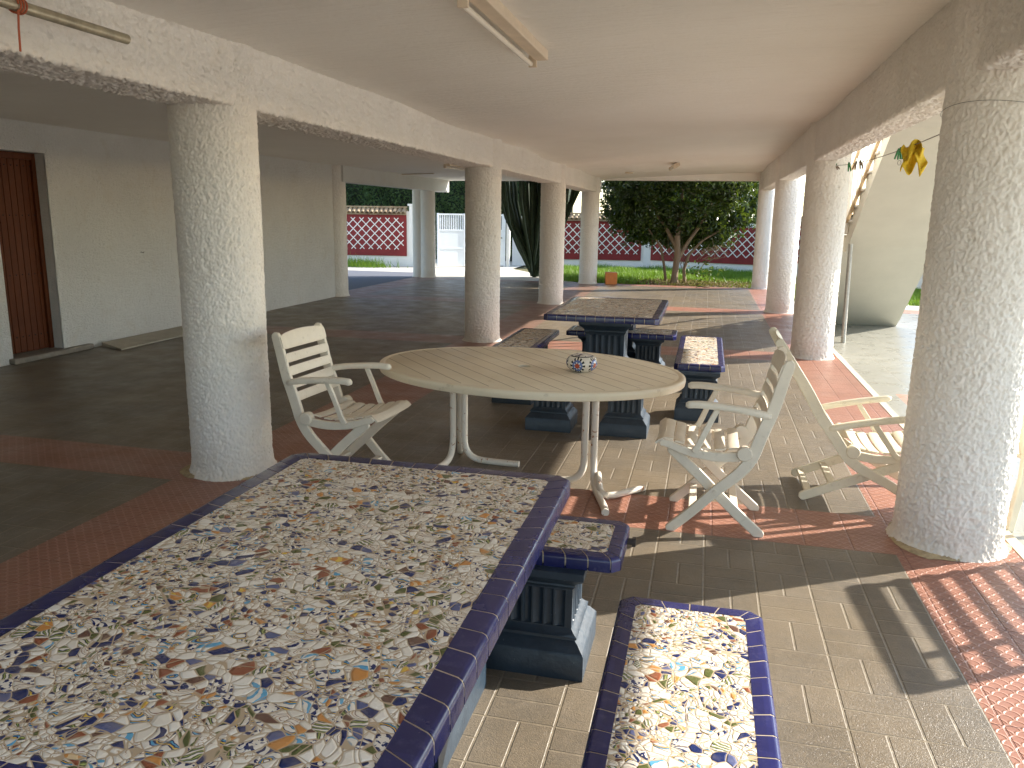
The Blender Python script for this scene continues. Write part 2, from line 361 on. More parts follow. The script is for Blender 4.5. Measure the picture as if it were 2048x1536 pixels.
# ------------------------------------------------------------------ mesh helpers
class MB:
    def __init__(s): s.v = []; s.f = []; s.mi = []; s.k = 0
    def add(s, vs, fs):
        b = len(s.v); s.v += [tuple(p) for p in vs]; s.f += [tuple(b+i for i in f) for f in fs]; s.mi += [s.k]*len(fs); return s
    def box(s, a, b, rot=None, at=None):
        (x0, y0, z0), (x1, y1, z1) = a, b
        vs = [Vector(p) for p in ((x0, y0, z0), (x1, y0, z0), (x1, y1, z0), (x0, y1, z0), (x0, y0, z1), (x1, y0, z1), (x1, y1, z1), (x0, y1, z1))]
        if rot is not None: vs = [rot @ v for v in vs]
        if at is not None: vs = [v+Vector(at) for v in vs]
        return s.add(vs, [(0, 3, 2, 1), (4, 5, 6, 7), (0, 1, 5, 4), (1, 2, 6, 5), (2, 3, 7, 6), (3, 0, 4, 7)])
    def tube(s, pts, r, n=10, cap=True):
        pts = [Vector(p) for p in pts]; N = len(pts); rs = r if isinstance(r, (list, tuple)) else [r]*N
        rings = []; prev = None
        for i, p in enumerate(pts):
            d = (pts[min(i+1, N-1)]-pts[max(i-1, 0)]).normalized()
            if prev is None:
                a = d.orthogonal().normalized()
            else:
                a = (prev - d*prev.dot(d)).normalized()
            prev = a; b = d.cross(a)
            rings.append([p+(a*math.cos(2*math.pi*j/n)+b*math.sin(2*math.pi*j/n))*rs[i] for j in range(n)])
        return s.loft(rings, cap)
    def loft(s, rings, cap=True, closed=True):
        n = len(rings[0]); vs = [p for r in rings for p in r]; fs = []
        m = n if closed else n-1
        for i in range(len(rings)-1):
            for j in range(m):
                fs.append((i*n+j, i*n+(j+1) % n, (i+1)*n+(j+1) % n, (i+1)*n+j))
        if cap: fs.append(tuple(range(n-1, -1, -1))); fs.append(tuple(range((len(rings)-1)*n, len(rings)*n)))
        return s.add(vs, fs)
    def lathe(s, prof, n=32, c=(0, 0, 0)):
        rings = [[(c[0]+r*math.cos(2*math.pi*j/n), c[1]+r*math.sin(2*math.pi*j/n), c[2]+z) for j in range(n)] for r, z in prof]
        return s.loft(rings)
    def prism(s, poly, ax, a, b):   # polygon in 2 coordinates, extruded on axis ax from a to b
        def P(p, t): q = list(p); q.insert(ax, t); return tuple(q)
        n = len(poly); vs = [P(p, a) for p in poly]+[P(p, b) for p in poly]
        fs = [tuple(range(n-1, -1, -1)), tuple(range(n, 2*n))]+[(i, (i+1) % n, n+(i+1) % n, n+i) for i in range(n)]
        return s.add(vs, fs)
    def obj(s, name, mats, parent=None, smooth=False, bevel=0., ang=40, **tags):
        me = bpy.data.meshes.new(name); me.from_pydata(s.v, [], s.f)
        ms = mats if isinstance(mats, list) else [mats]
        for m in ms: me.materials.append(MT[m] if isinstance(m, str) else m)
        if len(ms) > 1: me.polygons.foreach_set('material_index', s.mi)
        import bmesh
        bm = bmesh.new(); bm.from_mesh(me); bmesh.ops.recalc_face_normals(bm, faces=bm.faces); bm.to_mesh(me); bm.free()
        if smooth:
            me.polygons.foreach_set('use_smooth', [True]*len(me.polygons))
            try: me.set_sharp_from_angle(angle=R(ang))
            except Exception: pass
        o = bpy.data.objects.new(name, me); COL.objects.link(o)
        if parent is not None: o.parent = parent
        if bevel:
            b = o.modifiers.new('bevel', 'BEVEL'); b.width = bevel; b.segments = 2; b.limit_method = 'ANGLE'; b.angle_limit = R(35)
        for k, v in tags.items(): o[k] = v
        return o
def empty(name, loc=(0, 0, 0), rz=0., **tags):
    o = bpy.data.objects.new(name, None); COL.objects.link(o); o.location = loc; o.rotation_euler = (0, 0, rz)
    o.empty_display_size = .2
    for k, v in tags.items(): o[k] = v
    return o
def copy_tree(o, parent=None):
    c = o.copy(); COL.objects.link(c)
    if parent is not None: c.parent = parent
    for ch in list(o.children): copy_tree(ch, c)
    return c
def np_obj(name, v, f, mat, parent=None, smooth=True, **tags):
    me = bpy.data.meshes.new(name); v = np.asarray(v, np.float32); f = np.asarray(f, np.int32)
    me.vertices.add(len(v)); me.vertices.foreach_set('co', v.ravel())
    k = f.shape[1]; me.loops.add(f.size); me.loops.foreach_set('vertex_index', f.ravel())
    me.polygons.add(len(f)); me.polygons.foreach_set('loop_start', np.arange(0, f.size, k, dtype=np.int32))
    me.update(calc_edges=True); me.validate()
    me.polygons.foreach_set('use_smooth', np.full(len(me.polygons), smooth))
    me.materials.append(MT[mat]); o = bpy.data.objects.new(name, me); COL.objects.link(o)
    if parent is not None: o.parent = parent
    for a, b in tags.items(): o[a] = b
    return o
# vectorised gradient noise
_pt = rng.permutation(4096); _gr = rng.normal(size=(4096, 3)); _gr /= np.linalg.norm(_gr, axis=1)[:, None]
def perlin(p):
    i = np.floor(p).astype(np.int64); f = p-i; w = f*f*f*(f*(f*6-15)+10); out = 0
    for dx in (0, 1):
        for dy in (0, 1):
            for dz in (0, 1):
                h = _pt[(_pt[(_pt[(i[:, 0]+dx) & 4095]+i[:, 1]+dy) & 4095]+i[:, 2]+dz) & 4095]
                d = (_gr[h]*(f-np.array([dx, dy, dz]))).sum(1)
                out = out + d*(w[:, 0] if dx else 1-w[:, 0])*(w[:, 1] if dy else 1-w[:, 1])*(w[:, 2] if dz else 1-w[:, 2])
    return out
def rough(p, amp=.007):   # worm-like stucco relief
    p = p*1.5
    w = p + .012*np.stack([perlin(p*22), perlin(p*22+31), perlin(p*22+77)], 1)
    s = np.array([1, 1, .62])
    a = 1-np.abs(perlin(w*48*s))*3.2
    b = 1-np.abs(perlin(w*84*s+9))*3.0
    c = perlin(w*20)
    e = perlin(p*np.array([34, 34, 30])+50)
    return amp*(.8*np.clip(a, -.8, 1)+.55*np.clip(b, -.7, 1)+.7*c-1.1*np.clip((e-.28)/.15, 0, 1))
# ------------------------------------------------------------------ setting: ground
def sheet(name, x0, x1, y0, y1, z, mat, **t):
    return MB().add([(x0, y0, z), (x1, y0, z), (x1, y1, z), (x0, y1, z)], [(0, 1, 2, 3)]).obj(name, mat, **t)
sheet('ground', -300, 300, -300, 300, -.06, 'soil', kind='structure')
sheet('rear_bounce_sheet', -8, 1.735, -14, -1.32, -.004, m_sand('rear_bounce_tan', (.34, .27, .19), (.42, .34, .24), 4), kind='structure')  # unseen ground added behind the camera to bounce warm sun inside
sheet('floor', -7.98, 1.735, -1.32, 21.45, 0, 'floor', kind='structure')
sheet('terrace', 1.80, 5.4, -14, 17.6, -.012, 'terrace', kind='structure')
sheet('side_bounce_sheet', 5.4, 22, -14, 17.6, -.016, 'pave', kind='structure')  # pale sheet added beyond the terrace, bounces sun up to beam and ceiling
MB().box((1.735, -14, -.05), (1.80, 17.6, .004)).obj('kerb', 'kerb', kind='structure')
sheet('driveway', -16, -7.98, 10, 23.2, -.008, 'drive', kind='structure')
MB().add([(-20, 23.2, -.012), (-7.98, 23.2, -.012), (-7.98, 21.45, -.012), (-3.3, 21.45, -.012), (-4.6, 23.6, -.012), (-6.3, 26.2, -.012), (-6.6, 34, -.012), (-20, 34, -.012)],
         [tuple(range(8))]).obj('path', 'pave', kind='structure')
MB().add([(1.735, 17.6, -.02), (12, 17.6, -.02), (12, 18.6, -.02), (1.735, 18.6, -.02)], [(0, 1, 2, 3)]).obj('garden_path', 'pave', kind='structure')
pv = [(-.3+1.95*math.cos(a)*random.uniform(.85, 1.1), 22.5+1.05*math.sin(a)*random.uniform(.85, 1.1), -.03) for a in np.linspace(0, 2*math.pi, 26)[:-1]]
MB().add(pv, [tuple(range(25))]).obj('leaf_litter', 'mulch', kind='structure')
# ------------------------------------------------------------------ gallery building
B = empty('gallery_building', (0, 0, 0), label='white stuccoed house with an open ground floor gallery on round columns', category='building')
YN = -1.3
def zc(x): return 2.75+(x+2.87)*(.15/4.09)
# gallery ceiling, slightly undulating plaster
nx, ny = 30, 130
xs = np.linspace(-3.1, 1.30, nx); ys = np.linspace(YN, 21.9, ny); gx, gy = np.meshgrid(xs, ys)
und = .016*np.sin((gy-4.66)/6.1*2*math.pi*1.0)+.008*np.sin(gy*2.3+gx)+.02*np.cos(gx*.8)
gz = 2.75+(gx+2.87)*(.15/4.09)+und*1.0
v = np.stack([gx.ravel(), gy.ravel(), gz.ravel()], 1)
f = [(j*nx+i, (j+1)*nx+i, (j+1)*nx+i+1, j*nx+i+1) for j in range(ny-1) for i in range(nx-1)]
np_obj('ceiling', v, f, 'ceil', B)
MB().box((-7.6, YN, 2.70), (-3.1, 22.75, 2.9)).obj('ceiling', 'ceil', B)
# slab, upper storey and balcony: above what is seen, they make the shade
MB().box((-12, YN, 2.98), (1.45, 21.9, 3.3)).box((-7.6, 21.91, 2.92), (-3.1, 22.74, 3.2)).box((1.451, YN, 2.82), (3.95, 10.35, 2.97)).obj('floor_slab', 'cream_wall', B)
MB().box((-11.9, YN+.1, 3.31), (1.3, 21.5, 6.2)).obj('upper_wall', 'wall', B)
MB().box((-3.1, 21.70, 2.69), (1.40, 21.92, 2.975)).obj('end_beam', 'ceil', B)
def rough_beam(x0, x1, z0, z1, y0, y1, face, dy=.0105):
    # profile in (x,z): inner face, soffit, outer face; displaced where it shows
    prof = []; step = .0095
    if face == 'L':    # visible face is the +x side
        a = [(x1, z) for z in np.arange(z1, z0, -step)]; b = [(x, z0) for x in np.arange(x1, x0, -step)]; c = [(x0, z0), (x0, z1)]
        nrm = [(1, 0)]*len(a)+[(0.2, -1)]*len(b)+[(-1, 0)]*2
    else:
        a = [(x0, z) for z in np.arange(z1, z0, -step)]; b = [(x, z0) for x in np.arange(x0, x1, step)]; c = [(x1, z0), (x1, z1)]
        nrm = [(-1, 0)]*len(a)+[(-.2, -1)]*len(b)+[(1, 0)]*2
    prof = np.array(a+b+c); nrm = np.array(nrm, float); n = len(prof)
    # grid finer near the camera
    yv = [y0]
    while yv[-1] < y1: yv.append(yv[-1]+max(dy, dy*abs(yv[-1])/4.5))
    yv = np.array(yv); m = len(yv)
    P = np.zeros((m, n, 3)); P[:, :, 0] = prof[None, :, 0]; P[:, :, 2] = prof[None, :, 1]; P[:, :, 1] = yv[:, None]
    Nn = np.zeros((m, n, 3)); Nn[:, :, 0] = nrm[None, :, 0]; Nn[:, :, 2] = nrm[None, :, 1]
    P = P.reshape(-1, 3); d = rough(P*.82, .0155); P += Nn.reshape(-1, 3)*d[:, None]
    idx = np.arange(m*n).reshape(m, n)
    F = np.stack([idx[:-1, :-1], idx[:-1, 1:], idx[1:, 1:], idx[1:, :-1]], -1).reshape(-1, 4)
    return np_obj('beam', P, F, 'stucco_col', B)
rough_beam(-3.26, -2.87, 2.388, 2.80, 1.2, 21.9, 'L')
rough_beam(1.22, 1.46, 2.47, 2.985, 3.0, 21.8, 'R')
MB().box((-3.26, YN, 2.388), (-2.87, 1.2, 2.80)).obj('beam', 'stucco_col', B)
MB().box((1.22, YN, 2.47), (1.46, 3.0, 2.985)).obj('beam', 'stucco_col', B)
MB().box((-7.72, 15.7, 2.375), (-7.40, 22.74, 2.72)).obj('beam', 'wall', B)
# columns
def col_mesh(r, h, nz, nt, amp):
    zz = np.linspace(0, h, nz); tt = np.linspace(0, 2*math.pi, nt, endpoint=False)
    T, Zz = np.meshgrid(tt, zz); base = np.stack([r*np.cos(T), r*np.sin(T), Zz], -1).reshape(-1, 3)
    d = rough(base*.80+5, amp) + .006*perlin(base*np.array([2.5, 2.5, 1.4]))
    fl = .035*np.exp(-(Zz.ravel()/.03))
    rr = r-.006+d+fl
    V = np.stack([rr*np.cos(T.ravel()), rr*np.sin(T.ravel()), Zz.ravel()], 1)
    idx = np.arange(nz*nt).reshape(nz, nt); nx_ = np.roll(idx, -1, 1)
    F = np.stack([idx[:-1], nx_[:-1], nx_[1:], idx[1:]], -1).reshape(-1, 4)
    return V, F
def column(x, y, r, h, nz, nt, amp=.0075):
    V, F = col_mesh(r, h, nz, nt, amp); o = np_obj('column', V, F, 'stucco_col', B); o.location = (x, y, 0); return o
c1 = column(-3.10, 4.70, .262, 2.80, 450, 280, .0088)
c2 = column(1.405, 4.66, .270, 2.96, 470, 290, .0088)
c3 = column(-3.04, 10.85, .245, 2.80, 300, 170, .0085); c4 = column(1.405, 10.90, .255, 2.94, 300, 170, .0085)
def colcopy(src, x, y, s=1., rz=1.):
    o = src.copy(); COL.objects.link(o); o.location = (x, y, 0); o.scale = (s, s, 1); o.rotation_euler = (0, 0, rz)
colcopy(c3, -3.04, 16.02, 1., 1.1); colcopy(c3, -3.04, 21.25, .96, 2.3)
colcopy(c4, 1.42, 16.1, .98, 1.7); colcopy(c4, 1.385, 21.5, .83, 2.9)
colcopy(c3, -7.62, 21.5, .82, .7); colcopy(c3, -7.90, 21.55, .72, 3.7); colcopy(c3, -7.66, 15.80, .95, 5.)
for sx, sy, r in ((1.405, 4.66, .30), (-3.10, 4.70, .29)):
    ring = []
    for k in range(40):
        a = k*2*math.pi/40; q = r+.028*math.sin(3*a+sx)+random.uniform(-.006, .006) + (.03 if abs(a-3.6) < .7 else 0)
        ring.append((q, a))
    vs = [(0, 0, .014)]+[((q-.03)*math.cos(a), (q-.03)*math.sin(a), .014) for q, a in ring]+[(q*math.cos(a), q*math.sin(a), 0.002) for q, a in ring]
    fs = [(0, 1+k, 1+(k+1) % 40) for k in range(40)]+[(1+k, 41+k, 41+(k+1) % 40, 1+(k+1) % 40) for k in range(40)]
    o = MB().add(vs, fs).obj('base_rim', 'rim', B, smooth=True); o.location = (sx, sy, 0)
# left wall with door opening
wb = MB()
wb.box((-7.9, YN, 0), (-7.6, 7.36, 2.72)).box((-7.9, 7.3605, 2.37), (-7.6, 8.1095, 2.72)).box((-7.9, 8.11, 0), (-7.62, 15.9, 2.72))
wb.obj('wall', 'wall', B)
yv = np.linspace(8.105, 15.9, 520); zv = np.linspace(0, 2.70, 190); gy_, gz_ = np.meshgrid(yv, zv)
Pw = np.stack([np.full(gy_.size, -7.60), gy_.ravel(), gz_.ravel()], 1); Pw[:, 0] += rough(Pw*.7, .006)
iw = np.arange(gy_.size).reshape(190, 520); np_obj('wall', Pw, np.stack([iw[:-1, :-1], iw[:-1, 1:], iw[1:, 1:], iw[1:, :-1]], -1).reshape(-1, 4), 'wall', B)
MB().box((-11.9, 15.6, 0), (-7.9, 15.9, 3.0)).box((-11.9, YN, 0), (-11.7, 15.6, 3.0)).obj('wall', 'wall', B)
MB().box((-7.6, YN, 0), (-3.4, YN+.2, 2.69)).obj('wall', 'wall', B)  # unseen rear wall, added to block light and darken the left wing
db = MB(); ny_ = 8; w = (8.09-7.38)/ny_
for i in range(ny_): db.box((-7.80, 7.38+i*w+.004, .075), (-7.765, 7.38+(i+1)*w-.004, 2.33))
db.box((-7.82, 7.38, .07), (-7.80, 8.09, 2.35))
door = db.obj('door', 'wood', B, bevel=.004)
fb = MB().box((-7.83, 8.05, .07), (-7.73, 8.107, 2.365)).box((-7.83, 7.362, .07), (-7.73, 7.42, 2.365)).box((-7.83, 7.42, 2.29), (-7.73, 8.05, 2.365))
fb.obj('door_frame', 'wood', B, bevel=.006)
sm_ = MB().add([(0, -.011, 0), (0, 0, -.011), (0, .011, 0), (0, 0, .011), (.012, 0, 0)], [(0, 1, 4), (1, 2, 4), (2, 3, 4), (3, 0, 4)]).obj('stud', 'iron', door)
k = 0
for z in (.98, 1.66, 2.22, .26):
    for i in range(ny_):
        o = sm_ if k == 0 else sm_.copy()
        if k: COL.objects.link(o)
        o.location = (-7.764, 7.38+(i+.5)*w, z); k += 1
MB().box((-7.95, 7.30, .002), (-7.52, 8.52, .065)).obj('threshold', 'stone', B, bevel=.012)
tb = MB(); tb.tube([(-7.595, 9.62, 1.17), (-7.575, 9.62, 1.172), (-7.565, 9.64, 1.16), (-7.57, 9.66, 1.175)], .004, 6); tb.obj('wall_hook', 'iron', B)
# board lying on the floor by the wall
MB().add([(-7.56, 8.70, .006), (-7.08, 8.47, .006), (-7.10, 10.6, .006), (-7.58, 10.6, .006), (-7.56, 8.70, .05), (-7.08, 8.47, .028), (-7.10, 10.6, .028), (-7.58, 10.6, .05)],
         [(0, 3, 2, 1), (4, 5, 6, 7), (0, 1, 5, 4), (1, 2, 6, 5), (2, 3, 7, 6), (3, 0, 4, 7)]).obj('floor_board', 'board', bevel=.004, label='long pale flat board lying on the dark floor against the left wall', category='board')
# ------------------------------------------------------------------ ceiling lamps
def lamp(loc, L, rz, label, drop=0.):
    t = empty('strip_lamp', loc, rz, label=label, category='ceiling lamp')
    MB().box((-.045, -L/2, -.062), (.045, L/2, 0)).obj('housing', 'lampb', t, bevel=.006)
    MB().tube([(-.068, -L/2+.03, -.085), (-.068, L/2-.03, -.085)], .0165, 12).obj('tube', 'lampt', t, smooth=True)
    for s in (-1, 1):
        MB().box((-.085, s*(L/2-.012)-.012, -.105), (-.03, s*(L/2-.012)+.012, -.03)).obj('tube_holder', 'lampb', t, bevel=.003)
    return t
lamp((-1.16, 4.76, 2.826), 1.62, R(0), 'long beige strip lamp on the gallery ceiling nearest the camera')
lamp((-.75, 17.4, 2.83), 1.0, R(8), 'small strip lamp seen end on at the far end of the gallery ceiling')
lamp((-4.75, 15.3, 2.698), 1.2, R(-6), 'short strip lamp on the dark left ceiling behind the second left column')
MB().tube([(-8.3+.9, 19.0, 2.69), (-6.4, 18.5, 2.69)], .016, 8).obj('ceiling_conduit', 'lampb', smooth=True, label='thin straight conduit on the left ceiling near the driveway opening', category='conduit')
MB().lathe([(.001, 0), (.10, 0), (.095, -.02), (.001, -.03)][::-1], 20, (-1.9, 19.5, 2.775)).obj('junction_cover', 'lampb', smooth=True, label='small round cover plate on the ceiling near its far edge', category='cover plate')
# pipe on a cord at top left
p = empty('hanging_pipe', (-2.62, 2.6, 2.5), label='weathered grey metal pipe hung under the beam at top left', category='pipe')
MB().tube([(0, -1.6, .0), (0, .74, -.0)], .022, 14).obj('pipe_tube', 'tubem', p, smooth=True)
MB().tube([(-.05, -1.6, .045), (-.05, .12, .03)], .013, 10).obj('inner_rod', 'pole', p, smooth=True)
tw = [(.0+.028*math.cos(a), .115+a*.0022, .0+.028*math.sin(a)) for a in np.linspace(0, 20, 60)]
MB().tube(tw, .0035, 6).tube([(.02, .12, -.02), (.015, .118, -.09), (.018, .112, -.17)], .004, 6).obj('twine', 'cordo', p, smooth=True)
MB().tube([(0, .11, .02), (0, .11, .27)], .009, 6).obj('hook', 'iron', p)
# ------------------------------------------------------------------ outside stair
st = empty('outdoor_stair', (0, 0, 0), label='cream concrete outdoor staircase rising beside the gallery on a metal pole', category='staircase')
XA, XB = 2.03, 3.22; n = 14; rise = .2145; run = .383; yb = 15.75
poly = [(yb, -.02)]
for i in range(n):
    poly.append((yb-i*run, (i+1)*rise)); poly.append((yb-(i+1)*run, (i+1)*rise))
ytop = yb-n*run
poly += [(ytop-.9, n*rise), (ytop-.9, n*rise-.16), (10.5, 2.815), (12.82, 1.38), (13.35, .98), (14.15, .38), (14.45, .15), (14.72, -.02)]
MB().prism(poly, 0, XA, XB).obj('flight', 'cream_wall', st)
# wider foot of the flight, towards the columns
poly2 = [(yb, -.02)]
for i in range(6): poly2.append((yb-i*run, (i+1)*rise)); poly2.append((yb-(i+1)*run, (i+1)*rise))
poly2 += [(12.95, 6*rise), (12.95, 1.28), (13.35, .98), (14.15, .38), (14.45, .15), (14.72, -.02)]
MB().prism(poly2, 0, 1.78, XA).obj('flight', 'cream_wall', st)
tr = MB()
for i in range(n): tr.box((XA-.025, yb-(i+1)*run-.0, (i+1)*rise+.001), (XB+.02, yb-i*run+.035, (i+1)*rise+.035))
tr.obj('tread', 'railw', st, bevel=.006)
MB().tube([(2.03, 12.42, -.01), (2.0, 12.42, 1.42)], .033, 14).obj('pole', 'pole', st, smooth=True)
sl = rise/run
def zn(y): return (yb-y)*sl
for xr, ya, yb2 in ((2.0, 12.95, 9.6), (1.80, 15.6, 13.1), (XB-.02, 15.6, 9.6)):
    rl = MB(); d = Vector((0, yb2-ya, zn(yb2)-zn(ya)))
    for hz, hw in ((.16, .03), (.92, .025)):
        rl.prism([(ya, zn(ya)+hz-hw), (ya, zn(ya)+hz+hw), (yb2, zn(yb2)+hz+hw), (yb2, zn(yb2)+hz-hw)], 0, xr-.02, xr+.02)
    rl.obj('handrail', 'tan', st)
    k = int((ya-yb2)/(.27 if xr < 2.5 else .4)); b0 = MB().box((-.009, -.009, .19), (.009, .009, .90)).obj('baluster', 'railw', st)
    for i in range(k+1):
        y = ya-(ya-yb2)*i/k; o = b0 if i == 0 else b0.copy()
        if i: COL.objects.link(o)
        o.location = (xr, y, zn(y))
    for y in (ya, yb2): MB().box((xr-.022, y-.022, zn(y)-.02), (xr+.022, y+.022, zn(y)+.98)).obj('newel_post', 'railw', st)
# ------------------------------------------------------------------ clothesline
cp = [Vector((1.16, 4.75, 2.22)), Vector((1.30, 7.8, 2.23)), Vector((1.44, 10.72, 2.40))]
def lp(t):
    a, b, c = Vector((1.19, 4.75, 2.215)), Vector((1.33, 7.7, 2.22)), Vector((1.46, 10.68, 2.40))
    return a*(1-t)**2+b*2*t*(1-t)+c*t*t
cl = MB().tube([lp(i/24) for i in range(25)], .0028, 6)
cl.tube([(1.405+.283*math.cos(a), 4.66+.283*math.sin(a), 2.30+.02*math.sin(a*2)) for a in np.linspace(0, 2*math.pi, 40)], .0014, 5)
cl.obj('clothesline', 'wire', label='thin clothesline stretched between the two nearest right columns', category='clothesline')
def peg(t, mat, label, tilt=0., s=1., off=0.):
    o = empty('clothes_peg', lp(t), 0, label=label, category='clothes peg', group='pegs on the clothesline')
    for sg in (-1, 1):
        b = MB().prism([(-.004, .018), (.004, .018), (.010, -.005), (.016, -.058), (.009, -.060), (.001, -.012), (-.004, -.004)], 1, -.006, .006)
        j = b.obj('jaw', mat, o, bevel=.0015); j.scale = (sg*s, s, s); j.rotation_euler = (0, 0, 0)
    MB().tube([(0.006*math.cos(a), .009*(a/12-.5), -.004+.006*math.sin(a)) for a in np.linspace(0, 12, 24)], .0012, 5).obj('spring', 'wire', o)
    o.rotation_euler = (R(tilt), R(tilt*.4), R(20+off)); return o
def t_at(px):  # parameter for a picture column
    best = min(range(400), key=lambda i: abs(1024+1593.9*((lp(i/400)-Vector((0, 0, 1.745))).dot(r2))/((lp(i/400)-Vector((0, 0, 1.745))).dot(fw))-px)); return best/400
peg(t_at(1671), 'green', 'bright green clothes peg farthest along the clothesline', 20, 1.3)
peg(t_at(1664), 'pegw', 'brown wooden peg beside the farthest green peg', -40, 1.1)
peg(t_at(1698), 'green', 'green clothes peg between the farthest peg and the wooden pegs', -12, 1.25)
peg(t_at(1712), 'pegw', 'dark wooden clothes peg, left of the wooden pair', 18, 1.1)
peg(t_at(1721), 'pegw', 'dark wooden clothes peg, right of the wooden pair', -18, 1.1)
peg(t_at(1797), 'green', 'dark green clothes peg left of the yellow cloth', 10, 1.)
peg(t_at(1802), 'green', 'dark green clothes peg touching the yellow cloth', -8, 1.05, 30)
rp = MB().tube([(.0+.011*math.cos(a), 0, -.085+.016*math.sin(a)) for a in np.linspace(0, 2*math.pi, 16)], .0018, 5)
ro_ = rp.obj('peg_ring', 'wire', label='small wire ring dangling from the peg beside the yellow cloth', category='ring'); ro_.location = lp(t_at(1801))
# crumpled yellow cloth
pc = lp(t_at(1829)); nn = 26; V = []; F = []
for i in range(nn+1):
    for j in range(nn+1):
        u = i/nn-.5; w_ = j/nn
        wd = (.085+.055*math.sin(w_*2.4))*(1-.25*w_)
        x = u*2*wd*.62+.012*math.sin(w_*7+u*5); y = .035*math.sin(u*13+w_*3)+.02*math.sin(w_*9-u*7); z = .018-w_*.17+.018*math.sin(u*9+1.)-abs(u)*.05*(1-w_)+.030*math.sin(u*14)*w_
        V.append((x+.3*y, y, z)); 
for i in range(nn):
    for j in range(nn): a = i*(nn+1)+j; F.append((a, a+1, a+nn+2, a+nn+1))
cloth = MB().add(V, F).obj('cleaning_cloth', 'yellow', smooth=True, ang=180, label='crumpled yellow cloth pegged on the clothesline', category='cloth')
cloth.location = pc; m = cloth.modifiers.new('solid', 'SOLIDIFY'); m.thickness = .004
# ------------------------------------------------------------------ mosaic tables and benches
def outline(hx, hy, ch):
    return [(-hx+ch, -hy), (hx-ch, -hy), (hx, -hy+ch), (hx, hy-ch), (hx-ch, hy), (-hx+ch, hy), (-hx, hy-ch), (-hx, -hy+ch)]
def mosaic_slab(t, hx, hy, z, th, bw, tile, ch=.04):
    # mosaic inlay
    inn = outline(hx-bw, hy-bw, ch*.45)
    MB().add([(x, y, z-.001) for x, y in inn], [tuple(range(8))]).obj('mosaic_inlay', 'mosaic', t)
    # cream joint core, just under the glazed pieces
    e = .0012; co = outline(hx-e, hy-e, ch)
    core = MB(); core.prism([(x, y) for x, y in co], 2, z-th+.004, z-.0014); core.obj('joint_core', 'grout', t, bevel=.015)
    # glazed edging pieces, bull nosed
    out = outline(hx, hy, ch); inner = outline(hx-bw, hy-bw, ch*.45); r = .018
    def prof(po, pi, s):    # s 0..1 profile from inner top edge to the bottom of the side
        pass
    mb = MB(); N = len(out)
    for k in range(N):
        o0, o1 = Vector((*out[k], 0)), Vector((*out[(k+1) % N], 0)); i0, i1 = Vector((*inner[k], 0)), Vector((*inner[(k+1) % N], 0))
        L = (o1-o0).length; cnt = max(1, round(L/tile)); g = .0028/L
        nrm = Vector(((o1-o0).y, -(o1-o0).x, 0)).normalized()
        for q in range(cnt):
            a, b = q/cnt+g, (q+1)/cnt-g
            jz = random.uniform(-.0008, .0008)
            rings = []
            for tt in (a, b):
                po = o0.lerp(o1, tt); pi = i0.lerp(i1, tt); d = (po-pi); dl = d.length; dn = d/dl if dl > 1e-6 else nrm
                pts = [pi+Vector((0, 0, z+jz)), pi+dn*(dl-r)+Vector((0, 0, z+jz))]
                for ag in (22, 45, 67, 90): pts.append(pi+dn*(dl-r+r*math.sin(R(ag)))+Vector((0, 0, z+jz-r+r*math.cos(R(ag)))))
                pts += [po+Vector((0, 0, z-th)), po-dn*.012+Vector((0, 0, z-th)), pi+Vector((0, 0, z-th+.012)) if False else pi+dn*.01+Vector((0, 0, z-.012))]
                rings.append(pts)
            mb.loft(rings)
    mb.obj('glazed_edge', 'glaze', t, smooth=True, ang=30)
def pedestal(t, x, y, H, w, d):
    """navy fluted pedestal; w, d are the plinth sizes"""
    s = .70
    prof = [(1., 0), (1., .26*H*.9), (.97, .255*H), (.955, .262*H), (.93, .275*H), (.86, .315*H), (.80, .335*H), (.795, .345*H), (.83, .352*H), (.83, .372*H), (.79, .382*H), (.745, .40*H), (s, .425*H)]
    ptop = [(s, .80*H), (.73, .82*H), (.76, .835*H), (.75, .85*H), (.82, .885*H), (.90, .91*H), (.93, .925*H), (.95, .935*H), (.95, H)]
    NS = 41; nf = 5
    def ring(k, z, depth):
        pts = []
        for side in range(4):
            for i in range(NS-1):
                u = i/(NS-1); q = (u-.09)/.82*nf
                fl = 0.
                if 0 < q < nf: ph = q-math.floor(q); fl = math.sqrt(max(0, 1-((ph-.5)/.36)**2)) if abs(ph-.5) < .36 else 0
                a = -1+2*u; dd = depth*fl
                hw, hd = k*w/2, k*d/2
                p = [(a*hw, -hd+dd), (hw-dd, a*hd), (-a*hw, hd-dd), (-hw+dd, -a*hd)][side]
                pts.append((x+p[0], y+p[1], z))
        return pts
    rings = [ring(k, z, 0) for k, z in prof]
    z0, z1 = .425*H, .80*H
    for f_, dp in ((.03, 0), (.045, .008), (.075, .012), (.5, .013), (.925, .012), (.955, .008), (.97, 0)):
        rings.append(ring(s, z0+(z1-z0)*f_, dp))
    rings += [ring(k, z, 0) for k, z in ptop]
    return MB().loft(rings).obj('pedestal', 'navy', t, smooth=True, ang=33)
def mosaic_table(loc, label, L=1.94, Wd=1.155, z=.78):
    t = empty('mosaic_table', loc, 0, label=label, category='table')
    mosaic_slab(t, Wd/2, L/2, z, .062, .075, .098, .045)
    for y in (-.55, .45): pedestal(t, .03, y, z-.062, .56, .56)
    return t
def mosaic_bench(loc, hx, hy, peds, label, grp, z=.49, ch=.035, pw=.38):
    t = empty('mosaic_bench', loc, 0, label=label, category='bench', group=grp)
    mosaic_slab(t, hx, hy, z, .055, .058, .088, ch)
    for px, py in peds: pedestal(t, px, py, z-.055, pw, pw)
    return t
T1 = mosaic_table((-1.02, 1.90, 0), 'large mosaic topped table with cobalt tile edge in the near left foreground')
